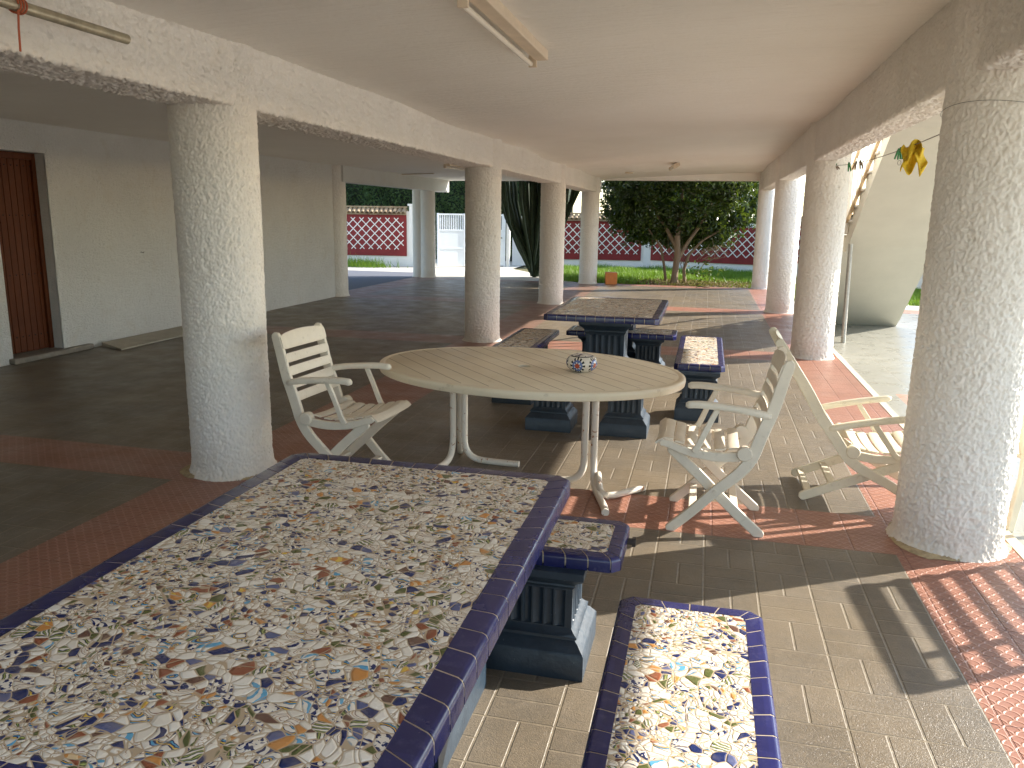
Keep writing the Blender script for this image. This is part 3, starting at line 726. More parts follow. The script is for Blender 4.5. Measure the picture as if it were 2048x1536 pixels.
T2 = mosaic_table((-.985, 8.80, 0), 'large mosaic topped table with cobalt edge beyond the cream oval table')
G_ = 'mosaic benches round the mosaic tables'
mosaic_bench((-.88, 3.0, 0), .64, .205, [(.33, -.07), (-.33, -.07)], 'mosaic bench just behind the far end of the nearest mosaic table', G_)
mosaic_bench((.02, 1.60, 0), .232, .93, [(0, .45), (0, -.45)], 'long mosaic bench half in sun at the bottom right of the nearest mosaic table', G_)
mosaic_bench((-.88, 6.50, 0), .64, .21, [(.31, -.04), (-.31, -.04)], 'mosaic bench with two navy pedestals mostly hidden behind the cream oval table', G_)
mosaic_bench((-.875, 9.02, 0), .61, .24, [(.30, 0), (-.30, 0)], 'mosaic bench tucked under the far end of the distant mosaic table', G_)
mosaic_bench((0.0, 7.95, 0), .22, .90, [(0, -.78), (0, .5)], 'long sunlit mosaic bench right of the distant mosaic table', G_)
mosaic_bench((-1.78, 7.95, 0), .22, .88, [(.07, -.62), (.0, .5)], 'long shaded mosaic bench left of the distant mosaic table', G_)
b_ = MB().tube([(0, 0, 0), (.03, 0, 0)], .014, 10).box((.02, -.009, -.018), (.034, .009, .018)).obj('bolt_cap', 'iron', label='small rusty dark fitting on the right end of the bench behind the near table', category='fitting'); b_.location = (-.24, 3.07, .455)
# ------------------------------------------------------------------ oval table
ov = empty('oval_table', (-1.165, 5.33, 0), R(-8.3), label='cream oval plastic garden table with slatted pattern and rusty metal legs', category='table')
A_, B2 = 1.09, .79
def ell(k, dz, n=96, hole=False): return [((A_+k)*math.cos(2*math.pi*i/n), (B2+k)*math.sin(2*math.pi*i/n), dz) for i in range(n)]
hole = [(.045*math.cos(2*math.pi*i/96), .045*math.sin(2*math.pi*i/96)) for i in range(96)]
rg = [[(x-.02, y, .700) for x, y in hole], [(x-.02, y, .7185) for x, y in hole], [(x*1.15-.02, y*1.15, .720) for x, y in hole]]
rg += [ell(-.055, .720), ell(-.050, .7165), ell(-.042, .7165), ell(-.036, .7195), ell(-.012, .7185), ell(-.003, .712), ell(0, .700), ell(0, .690), ell(-.004, .668), ell(-.012, .664), ell(-.016, .668), ell(-.03, .698)]
MB().loft(rg, cap=False).obj('oval_top', 'oval', ov, smooth=True, ang=50)
MB().lathe([(.001, .660), (.052, .660), (.052, .6995), (.0505, .6995), (.0505, .664), (.001, .664)], 24, (-.02, 0, 0)).obj('dark_hole_cup', 'dark', ov)  # dark cup added under the hole, its shade put into the colour
gb = MB(); dirn = Vector((.66, -.75, 0)); dirn.rotate(Euler((0, 0, R(8.3)))); dirn.normalize(); nr = Vector((-dirn.y, dirn.x, 0))
for k in range(-11, 12):
    c0 = nr*(k*.118+.05)
    # clip a line with the inner ellipse
    a, b = A_-.055, B2-.055; qa = (dirn.x/a)**2+(dirn.y/b)**2; qb = 2*(c0.x*dirn.x/a**2+c0.y*dirn.y/b**2); qc = (c0.x/a)**2+(c0.y/b)**2-1
    D = qb*qb-4*qa*qc
    if D <= 0: continue
    t0, t1 = (-qb-math.sqrt(D))/(2*qa), (-qb+math.sqrt(D))/(2*qa)
    p0, p1 = c0+dirn*(t0+.004), c0+dirn*(t1-.004); h = nr*.0024
    segs = [(p0, p1)]
    hc = Vector((-.02, 0, 0)); tc = (hc-c0).dot(dirn); dd = (c0+dirn*tc-hc).length
    if dd < .055: e = math.sqrt(.055**2-dd**2); segs = [(p0, c0+dirn*(tc-e)), (c0+dirn*(tc+e), p1)]
    for s0, s1 in segs: gb.add([s0-h+Vector((0, 0, .7206)), s1-h+Vector((0, 0, .7206)), s1+h+Vector((0, 0, .7206)), s0+h+Vector((0, 0, .7206))], [(0, 1, 2, 3)])
gb.obj('slat_groove', 'groove', ov)
def curve(pts, n=8):   # rounded polyline
    pts = [Vector(p) for p in pts]; out = [pts[0]]
    for i in range(1, len(pts)-1):
        a, b, c = pts[i-1], pts[i], pts[i+1]; r = min((a-b).length, (c-b).length, .16)*.95
        s, e = b+(a-b).normalized()*r, b+(c-b).normalized()*r
        for k in range(n+1): q = k/n; out.append(s*(1-q)**2+b*2*q*(1-q)+e*q*q)
    out.append(pts[-1]); return out
ovM = Matrix.Rotation(R(8.3), 4, 'Z')
def L2(x, y, z): v = Vector((x+1.165, y-5.33, z)); v.rotate(Euler((0, 0, R(8.3)))); return v
rl_ = [[(-.70, 5.02, .69), (-.70, 5.02, .02), (-1.02, 5.02, .018), (-1.10, 5.02, .018)],
       [(-.635, 5.0, .69), (-.635, 5.0, .02), (-.50, 4.56, .02), (-.49, 4.50, .02)],
       [(-.60, 5.06, .69), (-.60, 5.06, .03), (-.52, 4.83, .022), (-.305, 5.02, .022)]]
ll_ = [[(-1.69, 5.28, .69), (-1.69, 5.28, .02), (-1.75, 4.80, .02), (-1.76, 4.72, .02)],
       [(-1.61, 5.30, .69), (-1.61, 5.30, .02), (-1.28, 5.28, .018), (-1.20, 5.28, .018)],
       [(-1.66, 5.36, .69), (-1.66, 5.36, .02), (-1.80, 5.80, .02), (-1.82, 5.9, .02)]]
for grp in (rl_[:2], ll_):
    for path in grp: MB().tube([L2(*p_) for p_ in curve(path)], .0235, 12).obj('leg', 'rusty', ov, smooth=True)
MB().tube([L2(*p_) for p_ in curve([(-.60, 4.98, .10), (-.56, 4.80, .028), (-.50, 4.78, .024), (-.305, 5.0, .024)])], [.022]*11+[.020, .024, .020][:0] if False else .021, 12).obj('leg', 'rusty', ov, smooth=True)
MB().box((-.62, -.09, .655), (.62, -.05, .690)).box((-.62, .05, .655), (.62, .09, .690)).obj('cross_bar', 'rusty', ov)
pt = empty('painted_jar', (-.775, 5.27, .721), R(30), label='small round white ceramic jar painted with blue and red flowers on the oval table', category='jar')
MB().lathe([(.002, 0), (.060, 0), (.075, .006), (.098, .028), (.107, .052), (.104, .075), (.090, .096), (.076, .106), (.070, .108), (.066, .104), (.05, .100), (.002, .100)], 48).obj('jar_body', 'pot', pt, smooth=True)
MB().lathe([(.068, .103), (.066, .110), (.050, .114), (.030, .116), (.002, .117)], 40).obj('lid', 'pot', pt, smooth=True)
# ------------------------------------------------------------------ folding slatted armchairs
def ribbon(path, widths, y0, y1):
    pts = [Vector((p[0], p[1])) for p in path]; N = len(pts)
    Lf, Rt = [], []
    for i in range(N):
        d = (pts[min(i+1, N-1)]-pts[max(i-1, 0)]).normalized(); n_ = Vector((-d.y, d.x)); w_ = widths[i]/2
        Lf.append(pts[i]+n_*w_); Rt.append(pts[i]-n_*w_)
    d0 = (pts[0]-pts[1]).normalized(); d1 = (pts[-1]-pts[-2]).normalized()
    def cap(c, d, w_): n_ = Vector((-d.y, d.x)); return [c+d*(w_/2*math.sin(a))+n_*(w_/2*math.cos(a)) for a in (math.pi*.2, math.pi*.5, math.pi*.8)]
    poly = Rt[::-1]; 
    c0 = cap(pts[0], d0, widths[0]); c1 = cap(pts[-1], d1, widths[-1])
    poly = [p_ for p_ in Lf]+c1+[p_ for p_ in Rt[::-1]]+c0
    return MB().prism([(p_.x, p_.y) for p_ in poly], 1, y0, y1)
def smooth2(pts, n=5):
    P = [np.array(p, float) for p in pts]; P = [2*P[0]-P[1]]+P+[2*P[-1]-P[-2]]; out = []
    for i in range(1, len(P)-2):
        for k in range(n):
            t = k/n; out.append(tuple(.5*((2*P[i])+(-P[i-1]+P[i+1])*t+(2*P[i-1]-5*P[i]+4*P[i+1]-P[i+2])*t*t+(-P[i-1]+3*P[i]-3*P[i+1]+P[i+2])*t**3)))
    out.append(tuple(P[-2])); return out
def rotp(p, c, a):
    x, z = p[0]-c[0], p[1]-c[1]; return (c[0]+x*math.cos(a)-z*math.sin(a), c[1]+x*math.sin(a)+z*math.cos(a))
def chair(loc, rz, label, pose='up', hw=.245, mat='plastic'):
    """u forward, local x = u, local y sideways"""
    t = empty('folding_armchair', loc, rz, label=label, category='chair', group='cream slatted folding armchairs')
    stile = [(-.336, .990), (-.312, .90), (-.276, .75), (-.235, .63), (-.207, .543), (-.180, .46), (-.12, .37), (0, .254), (.12, .125), (.236, .012)]
    kelbow = 4*4; hinge = (-.140, .486); ft = (.312, .520)
    seatp = [(-.11, .462), (0, .452), (.12, .462), (.20, .480), (.27, .505), (.305, .512)]
    slatp = [(-.085, .492), (-.01, .480), (.065, .480), (.140, .490), (.212, .506), (.275, .520)]
    rleg = [(.250, .470), (.12, .355), (0, .240), (-.12, .128), (-.253, .012)]
    arm = [(-.265, .705), (-.15, .727), (0, .742), (.11, .748), (.190, .742)]
    strut = [(.020, .722), (.065, .62), (.105, .52), (.125, .485)]
    if pose == 'low':
        c = (.236, .012)
        a = R(17); stile = [(-.410, 1.250), (-.378, 1.13)]+stile; kelbow = 6*4
        pv_ = rotp(hinge, c, a)
        stile = [rotp(q, c, a) for q in stile]; h2 = pv_
        ro = R(-2); shift = (h2[0]-hinge[0], h2[1]-hinge[1])
        def mv(q, ang=ro): q = (q[0]+shift[0], q[1]+shift[1]); return rotp(q, h2, ang)
        seatp = [mv(q) for q in seatp]; slatp = [mv(q) for q in slatp]; hinge = h2
        top = mv((.235, .462)); foot = (top[0]-.635, .035)
        rleg = [(top[0]+(foot[0]-top[0])*k, top[1]+(foot[1]-top[1])*k) for k in (0, .25, .5, .75, 1)]
        ab = rotp((-.245, .66), c, a)
        arm = [(ab[0]+q*math.cos(R(12)), ab[1]+q*math.sin(R(12))+.16*q*(.46-q)) for q in (0, .12, .24, .36, .47)]
        strut = [(arm[2][0]+.03, arm[2][1]-.02), mv((.0, .60)), mv((.09, .50)), mv((.115, .478))]
        strut[1] = ((strut[0][0]+strut[2][0])/2, (strut[0][1]+strut[2][1])/2)
    st_ = smooth2(stile, 4); N = len(st_)
    for s in (-1, 1):
        y0, y1 = (s*hw-.014, s*hw+.014)
        ribbon(st_, [.056+.012*math.sin(math.pi*min(1, i/N*1.2)) for i in range(N)], y0, y1).obj('back_leg_frame', mat, t, bevel=.005, smooth=True)
        yr = s*(hw-.031)
        rp_ = smooth2(rleg, 3); ribbon(rp_, [.058]*len(rp_), yr-.012, yr+.012).obj('rear_leg', mat, t, bevel=.005, smooth=True)
        sp_ = smooth2(seatp, 4); ribbon(sp_, [.055-.018*i/len(sp_) for i in range(len(sp_))], s*(hw-.004)-.013 if s > 0 else s*(hw-.004)-.013, s*(hw-.004)+.013).obj('seat_rail', mat, t, bevel=.005, smooth=True)
        hm = MB(); n_ = 24; ro_y = s*hw
        rgs = [[(hinge[0]+r_*math.cos(2*math.pi*i/n_), ro_y+yy, hinge[1]+r_*math.sin(2*math.pi*i/n_)) for i in range(n_)] for r_, yy in ((.036, -s*.03), (.041, s*.012), (.041, s*.024), (.036, s*.030))]
        hm.loft(rgs); hm.obj('hinge_disc', mat, t, smooth=True)
        ap = smooth2(arm, 5); am = MB(); rg_ = []
        for i, (u, z) in enumerate(ap):
            q = i/(len(ap)-1); w_ = .040+.024*math.sin(math.pi*(q*.8+.15)); th = .021
            if i == 0 or i == len(ap)-1: w_ *= .5; th *= .55
            yc = s*(hw+.012+.010*q)
            d_ = .707
            rg_.append([(u, yc+w_/2*cx, z+th*cz) for cx, cz in ((-1, 0), (-.75, .8), (0, 1.), (.75, .8), (1, 0), (.8, -.8), (0, -1), (-.8, -.8))])
        am.loft(rg_); am.obj('armrest', mat, t, smooth=True, ang=60)
        sp = smooth2(strut, 4); ribbon(sp, [.030+.006*i/len(sp) for i in range(len(sp))], s*(hw+.012)-.010, s*(hw+.012)+.010).obj('arm_strut', mat, t, bevel=.004, smooth=True)
        pm = MB(); pm.loft([[(rp_[len(rp_)//2][0]+.013*math.cos(2*math.pi*i/14), s*(hw+.012)+yy, .252+(rp_[len(rp_)//2][1]-.24)+.013*math.sin(2*math.pi*i/14)) for i in range(14)] for yy in (0, s*.006)])
        pm.obj('pivot_cap', mat, t)
    # back slats
    bs = MB(); seglen = []
    tops = st_[:kelbow+1]
    def at(d):   # point on the stile at distance d from the top, with direction
        acc = 0
        for a, b in zip(tops, tops[1:]):
            L = math.dist(a, b)
            if acc+L >= d: q = (d-acc)/L; return (a[0]+(b[0]-a[0])*q, a[1]+(b[1]-a[1])*q), ((b[0]-a[0])/L, (b[1]-a[1])/L)
            acc += L
        return tops[-1], ((tops[-1][0]-tops[-2][0])/L, (tops[-1][1]-tops[-2][1])/L)
    def slat(c, d, w_, bow, fwd, half, thick=.010, crown=0.):
        nrm_ = (-d[1], d[0]); nrm_ = nrm_ if nrm_[0] > 0 or fwd == 0 else (-nrm_[0], -nrm_[1])
        if fwd == 0 and nrm_[1] < 0: nrm_ = (-nrm_[0], -nrm_[1])
        rings = []
        for i in range(13):
            q = -1+2*i/12; o_ = bow*(1-q*q); k = 1-.14*max(0, abs(q)-.88)/.12; cr = crown*(1-q*q)
            sec = []
            for a_, b_ in ((-.5, -.3), (-.5, .3), (-.42, .5), (0, .62), (.42, .5), (.5, .3), (.5, -.3), (.42, -.5), (0, -.4), (-.42, -.5)):
                al = a_*w_*k; sg = -1 if a_ < 0 else 1
                al2 = al - cr*(1 if a_ < 0 else 0)
                sec.append((c[0]+d[0]*al2+nrm_[0]*(b_*thick-o_), q*half, c[1]+d[1]*al2+nrm_[1]*(b_*thick-o_)))
            rings.append(sec)
        bs.loft(rings)
    hh = hw-.006
    c, d = at(.045); cc = (c[0]+.030*abs(d[1]), c[1]+.006); slat(cc, d, .088, .020, 1, hh+.016, .012, .022)
    for dd in ((.140, .222, .304, .386) if pose != 'low' else (.140, .222, .304, .386, .468, .550, .632)):
        c, d = at(dd); cc = (c[0]+.030*abs(d[1]), c[1]-.0); slat(cc, d, .058, .018, 1, hh+.014)
    bs.obj('backrest', mat, t, smooth=True, ang=50)
    bs = MB()
    for i, c in enumerate(slatp):
        j = min(i+1, len(slatp)-1); k = max(i-1, 0); L = math.dist(slatp[j], slatp[k]); d = ((slatp[j][0]-slatp[k][0])/L, (slatp[j][1]-slatp[k][1])/L)
        slat((c[0], c[1]+.008), d, .060, .014, 0, hh-.018)
    d = (.80, -.60) if pose != 'low' else (.75, -.66)
    e = slatp[-1]; slat((e[0]+.050, e[1]-.002), d, .055, .014, 0, hh+.006, .012)
    bs.obj('seat', mat, t, smooth=True, ang=50)
    # cross bars between the legs
    cb = MB()
    for u, z in ((rleg[3][0]+.01, rleg[3][1]+.01), (stile[8][0], stile[8][1]) if pose != 'low' else (rleg[4][0]+.03, rleg[4][1]+.02)):
        cb.box((u-.022, -hw+.03, z-.010), (u+.022, hw-.03, z+.012))
    cb.obj('leg_stretcher', mat, t, bevel=.004)
    return t
chair((.130, 4.635, 0), R(180), 'cream slatted folding armchair standing upright right of the oval table')
chair((-2.205, 4.63, 0), R(-4), 'cream slatted folding armchair at the left end of the oval table')
chair((1.213, 5.35, .0), R(0), 'cream slatted folding armchair leaning far back beside the nearest right column', 'low', .27, 'plastic2')
# ------------------------------------------------------------------ moulded chair behind the near right column
mc = empty('moulded_chair', (1.985, 5.25, -.012), R(20), label='white moulded plastic chair on the pale terrace behind the nearest right column', category='chair')
def leg_loft(pts, w_, th):
    rg_ = []
    for (x, y, z, k) in pts: rg_.append([(x-w_*k/2, y-th/2, z), (x+w_*k/2, y-th/2, z), (x+w_*k/2, y+th/2, z), (x-w_*k/2, y+th/2, z)])
    return MB().loft(rg_)
for sx in (-1, 1):
    leg_loft([(.30, sx*.25, 0, .7), (.27, sx*.245, .15, .8), (.23, sx*.235, .32, 1.2), (.20, sx*.23, .43, 1.7)], .05, .035).obj('leg', 'plastic2', mc, bevel=.006)
    leg_loft([(-.27, sx*.24, 0, .7), (-.25, sx*.235, .15, .9), (-.21, sx*.23, .32, 1.3), (-.19, sx*.225, .45, 1.9), (-.25, sx*.225, .65, 1.3), (-.31, sx*.22, .86, .8)], .055, .035).obj('leg', 'plastic2', mc, bevel=.006)
    MB().tube([(.21, sx*.255, .44), (.23, sx*.27, .60), (.16, sx*.27, .66), (-.10, sx*.265, .665), (-.27, sx*.24, .70)], .021, 8).obj('armrest', 'plastic2', mc, smooth=True)
MB().box((-.21, -.23, .415), (.24, .23, .440)).obj('seat', 'plastic2', mc, bevel=.012)
bk = MB()
for i in range(5): y = -.17+i*.085; bk.prism([(-.205, .44), (-.180, .44), (-.300, .86), (-.322, .86)], 1, y-.022, y+.022)
bk.prism([(-.285, .80), (-.262, .80), (-.320, .895), (-.345, .895)], 1, -.235, .235)
bk.obj('backrest', 'plastic2', mc, bevel=.006)
# slatted bench outside the frame: its slats throw the barred shadow
lg = empty('garden_bench', (2.585, 4.50, -.012), R(4.5), label='cream slatted garden bench on the terrace, just outside the right edge of the photo', category='bench')
def slb(mb, z0, z1, y0=-.46, y1=.46, x=0.):
    r_ = min(.03, (z1-z0)*.45); pl = []
    for cy, cz, a0 in ((y1-r_, z1-r_, 0), (y0+r_, z1-r_, 90), (y0+r_, z0+r_, 180), (y1-r_, z0+r_, 270)):
        for k in range(4): pl.append((cy+r_*math.cos(R(a0+k*30)), cz+r_*math.sin(R(a0+k*30))))
    mb.prism(pl, 0, x-.008, x+.008)
mb = MB(); slb(mb, .956, 1.05)
for k in range(5): slb(mb, .865-k*.087, .909-k*.087)
mb.obj('backrest', 'plastic2', lg, bevel=.002)
for y in (-.43, -.22, .43):
    MB().box((.009, y-.022, .44), (.03, y+.022, 1.03)).obj('back_stile', 'plastic2', lg)
mb = MB()
for k in range(5): mb.box((.04+k*.085, -.46, .42), (.105+k*.085, .46, .44))
mb.obj('seat', 'plastic2', lg, bevel=.004)
for x in (.06, .42):
    for y in (-.42, .42): MB().box((x-.02, y-.02, 0), (x+.02, y+.02, .419)).obj('leg', 'plastic2', lg, bevel=.004)
# ------------------------------------------------------------------ boundary walls and gate
def bwall(p0, p1, label, panels, piers, zt=1.60, zb=.26, coping=True, base_h=0.0, lat_rows=True):
    d = Vector((p1[0]-p0[0], p1[1]-p0[1], 0)); L = d.length; rz = math.atan2(d.y, d.x)
    t = empty('boundary_wall', (p0[0], p0[1], -.03), rz, label=label, category='wall')
    MB().box((0, 0, 0), (L, .22, zt+.12)).obj('wall_base', 'white', t)
    for a, b in piers: MB().box((a, -.04, 0), (b, .26, zt+.30)).box((a-.04, -.08, zt+.30), (b+.04, .30, zt+.37)).obj('pier', 'white', t)
    for a, b in panels:
        MB().box((a, -.035, zb), (b, -.002, zt)).obj('red_panel', 'red', t)
        lm = MB(); z0, z1 = zb+.22, zt-.10; x0, x1 = a+.10, b-.10; hgt = z1-z0; st_p = .30; k = int((x1-x0+hgt)/st_p)+1
        for sg in (1, -1):
            for i in range(-int(hgt/st_p)-1, k):
                xa = x0+i*st_p; seg = [(xa, z0), (xa+hgt, z1)] if sg > 0 else [(xa, z1), (xa+hgt, z0)]
                (ax, az), (bx, bz) = seg
                if bx < x0 or ax > x1: continue
                if ax < x0: q = (x0-ax)/(bx-ax); ax, az = x0, az+(bz-az)*q
                if bx > x1: q = (x1-ax)/(bx-ax); bx, bz = x1, az+(bz-az)*q
                if bx-ax < .08: continue
                dx, dz = (bx-ax), (bz-az); q = math.hypot(dx, dz); nx_, nz_ = -dz/q*.014, dx/q*.014
                yo = -.036-(.014 if sg > 0 else 0)
                lm.prism([(ax+nx_, az+nz_), (ax-nx_, az-nz_), (bx-nx_, bz-nz_), (bx+nx_, bz+nz_)], 1, yo-.0139, yo)
        lm.obj('lattice', 'lat', t)
        if coping:
            cm = MB(); cnt = int((b-a)/.155)
            for i in range(cnt):
                x = a+(i+.5)*(b-a)/cnt; rgs = []
                for yy, zz, rr_ in ((-.15, zt+.04, .078), (.11, zt+.20, .066)):
                    rgs.append([(x+rr_*math.cos(q), yy, zz+rr_*math.sin(q)) for q in np.linspace(0, math.pi, 9)]+[(x+(rr_-.016)*math.cos(q), yy, zz+(rr_-.016)*math.sin(q)) for q in np.linspace(math.pi, 0, 9)])
                cm.loft(rgs)
                rgs = []
                for yy, zz, rr_ in ((.37, zt+.04, .078), (.12, zt+.20, .066)):
                    rgs.append([(x+rr_*math.cos(q), yy, zz+rr_*math.sin(q)) for q in np.linspace(0, math.pi, 9)]+[(x+(rr_-.016)*math.cos(q), yy, zz+(rr_-.016)*math.sin(q)) for q in np.linspace(math.pi, 0, 9)])
                cm.loft(rgs)
            cm.prism([(-.13, zt-.0), (.35, zt-.0), (.11, zt+.19)], 0, a, b)
            cm.box((a, .04, zt+.235), (b, .18, zt+.285))
            cm.obj('tile_coping', 'clay', t, smooth=True, ang=40)
    return t
bwall((-15.5, 25.15), (-9.0, 26.0), 'boundary wall with red lattice panel left of the white gate', [(.3, 5.62)], [(5.72, 6.2)], zt=1.73, zb=.36)
bwall((-6.85, 28.4), (-2.05, 29.2), 'boundary wall with red lattice panel between the cactus and the leafy tree', [(1.55, 4.62)], [(4.70, 5.05)], zt=1.62, zb=.26)
bwall((-1.98, 29.2), (1.9, 27.9), 'boundary wall with red lattice panel behind the leafy tree', [(.05, 4.0)], [], zt=1.50, zb=.28, coping=False)
bwall((1.9, 27.9), (7.6, 21.2), 'boundary wall with red lattice seen past the outdoor stair', [(.2, 8.5)], [], zt=1.60, zb=.42)
ga = (-8.80, 25.75); gz = (-6.85, 27.15); gd = Vector((gz[0]-ga[0], gz[1]-ga[1], 0)); GL = gd.length
gt = empty('garden_gate', (ga[0], ga[1], -.02), math.atan2(gd.y, gd.x), label='white metal driveway gate with a slotted top, closed', category='gate')
fm = MB()
for x in (0, .40*GL-.03, .72*GL, GL-.07): fm.box((x, -.03, .05), (x+.06, .03, 1.80))
for z in (.05, .62, 1.22, 1.74): fm.box((0, -.026, z), (GL-.01, .026, z+.05))
fm.obj('gate_frame', 'gate', gt, bevel=.004)
MB().box((.03, -.012, .08), (GL-.04, .012, 1.25)).obj('gate_panel', 'gate', gt)
br = MB(); k = int(GL/.062)
for i in range(1, k): br.box((i*GL/k-.016, -.012, 1.27), (i*GL/k+.016, .012, 1.745))
br.obj('gate_bars', 'gate', gt)
MB().box((GL-.005, -.035, 0), (GL+.045, .035, 1.86)).obj('gate_post', 'gate', gt)
MB().box((GL-.16, -.06, .98), (GL-.08, -.03, 1.01)).obj('handle', 'iron', gt)
MB().box((0, 0, 0), (.12, .12, 1.93)).box((-.02, -.02, 1.93), (.14, .14, 1.98)).obj('gate_pillar', 'white', bevel=.01, label='slim white pillar at the right side of the driveway gate', category='pillar').location = (-6.78, 27.2, -.03)
# ------------------------------------------------------------------ crate and twig
cr = empty('plastic_crate', (-2.43, 21.30, .0), R(12), label='orange plastic crate standing on its side at the edge of the lawn', category='crate')
cm = MB(); a = .15; h = .31
cm.box((-a, -a, 0), (a, -a+.02, h)).box((-a, a-.02, 0), (a, a, h)).box((-a, -a+.02, 0), (-a+.02, a-.02, h)).box((-a+.02, -a+.02, 0), (a, a-.02, .02)).box((-a+.02, -a+.02, h-.02), (a, a-.02, h))
cm.obj('crate_shell', 'orange', cr, bevel=.006)
cm = MB()
for yy in (-.09, 0, .07): cm.box((a-.018, yy-.012, .02), (a-.002, yy+.012, h-.02))
cm.box((a-.02, -a+.02, .14), (a-.001, a-.02, .17)); cm.obj('crate_ribs', 'orange', cr)
MB().tube([(-.22, 20.95, .02), (-.1, 21.0, .04), (.02, 20.96, .02), (.12, 21.02, .03)], [.008, .012, .01, .005], 6).tube([(-.1, 21.0, .04), (-.05, 21.1, .07)], .006, 5).obj('twig', 'dbark', label='small dark twig lying on the paving in front of the leafy tree', category='twig')
MB().add([(.56, 7.42, .004), (.60, 7.44, .03), (.62, 7.39, .005), (.585, 7.36, .02)], [(0, 1, 2), (0, 2, 3)]).obj('dry_leaf', 'iron', label='small dark dry leaf on the tiles right of the distant bench', category='leaf')
# ------------------------------------------------------------------ vegetation
def leaves(name, C, Nrm, L, Wd, mat, parent=None, **tags):
    n_ = len(C); Nrm = Nrm/np.linalg.norm(Nrm, axis=1)[:, None]
    a = rng.normal(size=(n_, 3)); a -= (a*Nrm).sum(1)[:, None]*Nrm; a /= np.linalg.norm(a, axis=1)[:, None]; b = np.cross(Nrm, a)
    L = L[:, None]; Wd = Wd[:, None]
    fold = Nrm*Wd*.25
    V = np.stack([C-a*L*.5, C-a*L*.08+b*Wd*.5+fold, C+a*L*.5, C-a*L*.08-b*Wd*.5+fold], 1).reshape(-1, 3)
    F = np.arange(n_*4).reshape(-1, 4); F = np.concatenate([F[:, [0, 1, 2]], F[:, [0, 2, 3]]])
    return np_obj(name, V, F, mat, parent, smooth=False, **tags)
def crown(centre, rad, nclump, per, cr, ls, zmin=-99, cut=None):
    cs = []
    c0 = np.array(centre); r0 = np.array(rad)
    while len(cs) < nclump:
        d_ = rng.normal(size=3); d_ /= np.linalg.norm(d_); q = c0+d_*r0*rng.uniform(.45, 1.)**.6
        if q[2] > zmin: cs.append((q, d_))
    P = []; Nn = []
    for q, d_ in cs:
        o = rng.normal(size=(per, 3)); o /= np.linalg.norm(o, axis=1)[:, None]; s = cr*rng.uniform(.6, 1.25)
        P.append(q+o*s*rng.uniform(.4, 1, (per, 1))); Nn.append(o+d_*.5+rng.normal(size=(per, 3))*.5+np.array([0, 0, .3]))
    P = np.concatenate(P); Nn = np.concatenate(Nn); k = (P[:, 2] > zmin-.1)&(P[:, 1] > -.05); P, Nn = P[k], Nn[k]
    return P, Nn, ls*rng.uniform(.7, 1.3, len(P)), ls*.42*rng.uniform(.8, 1.2, len(P))
# leafy tree
tr_ = empty('leafy_tree', (-.82, 22.15, -.03), label='round leafy evergreen tree with dark glossy leaves on the lawn', category='tree')
P, Nn, L_, W_ = crown((.0, 1.25, 2.45), (2.25, 1.45, 1.65), 560, 52, .30, .150, 1.02)
leaves('crown', P, Nn, L_, W_, 'leafT', tr_)
tm = MB()
tm.tube([(0, 0, 0), (.02, .02, .35), (.05, .05, .8), (.02, .1, 1.3)], [.11, .085, .085, .08], 12)
tm.tube([(.03, .03, .6), (.25, .2, 1.05), (.6, .4, 1.6), (.9, .6, 2.3)], [.07, .05, .045, .03], 8)
tm.tube([(.02, .06, 1.0), (-.3, .3, 1.5), (-.8, .6, 2.2)], [.06, .045, .03], 8)
tm.tube([(.28, .25, 0), (.24, .28, .4), (.35, .3, .8), (.7, .4, 1.2), (1.2, .5, 1.5)], [.05, .045, .04, .03, .02], 8)
tm.tube([(-.22, .3, 0), (-.3, .3, .5), (-.42, .35, 1.0), (-.8, .4, 1.5)], [.04, .035, .03, .02], 8)
tm.tube([(.02, .1, 1.25), (.1, .5, 2.), (0, .8, 3.)], [.07, .05, .03], 8)
for i in range(26):
    x = random.uniform(-.5, 1.2); tm.tube([(x*.5+.2, .3, random.uniform(.4, 1.)), (x+.1, .35, random.uniform(.7, 1.1)), (x*1.2+random.uniform(-.2, .3), .4, random.uniform(.8, 1.4))], [.012, .008, .004], 5)
tm.obj('trunk', 'bark', tr_, smooth=True)
P = rng.normal(size=(70, 3))*np.array([.22, .15, .16])+np.array([.75, .1, .32]); leaves('shoot_leaves', P, rng.normal(size=P.shape), np.full(70, .12), np.full(70, .06), 'leafB', tr_)
# candelabra cactus
ct = empty('candelabra_cactus', (-4.85, 22.9, -.03), label='tall dark candelabra cactus splaying up behind the left columns', category='cactus')
cmb = MB(); stems = []
for i in range(30):
    a = random.uniform(0, 2*math.pi) ; sp = random.uniform(.25, 1.45); dx = math.cos(a)*sp*.95; dy = math.sin(a)*sp*.5
    h0 = random.uniform(.0, .5)
    stems.append([(random.uniform(-.1, .1)*1.2, random.uniform(-.1, .1), h0*.4), (dx*.22, dy*.22, .55+h0*.3), (dx*.62, dy*.62, 1.35), (dx*.95, dy*.95, 2.2), (dx*1.12, dy*1.1, 3.3+random.uniform(0, .8))])
stems += [[(.0, 0, 0), (-.45, 0, .8), (-.85, 0, 1.7), (-1.15, 0, 2.7), (-1.3, 0, 3.4)], [(.0, 0, 0), (.4, -.1, .7), (.8, -.1, 1.5), (1.3, 0, 2.7), (1.5, 0, 3.4)], [(0, 0, 0), (-.25, -.1, .6), (-.7, -.1, 1.5), (-.9, -.1, 2.9), (-.95, 0, 3.6)]]
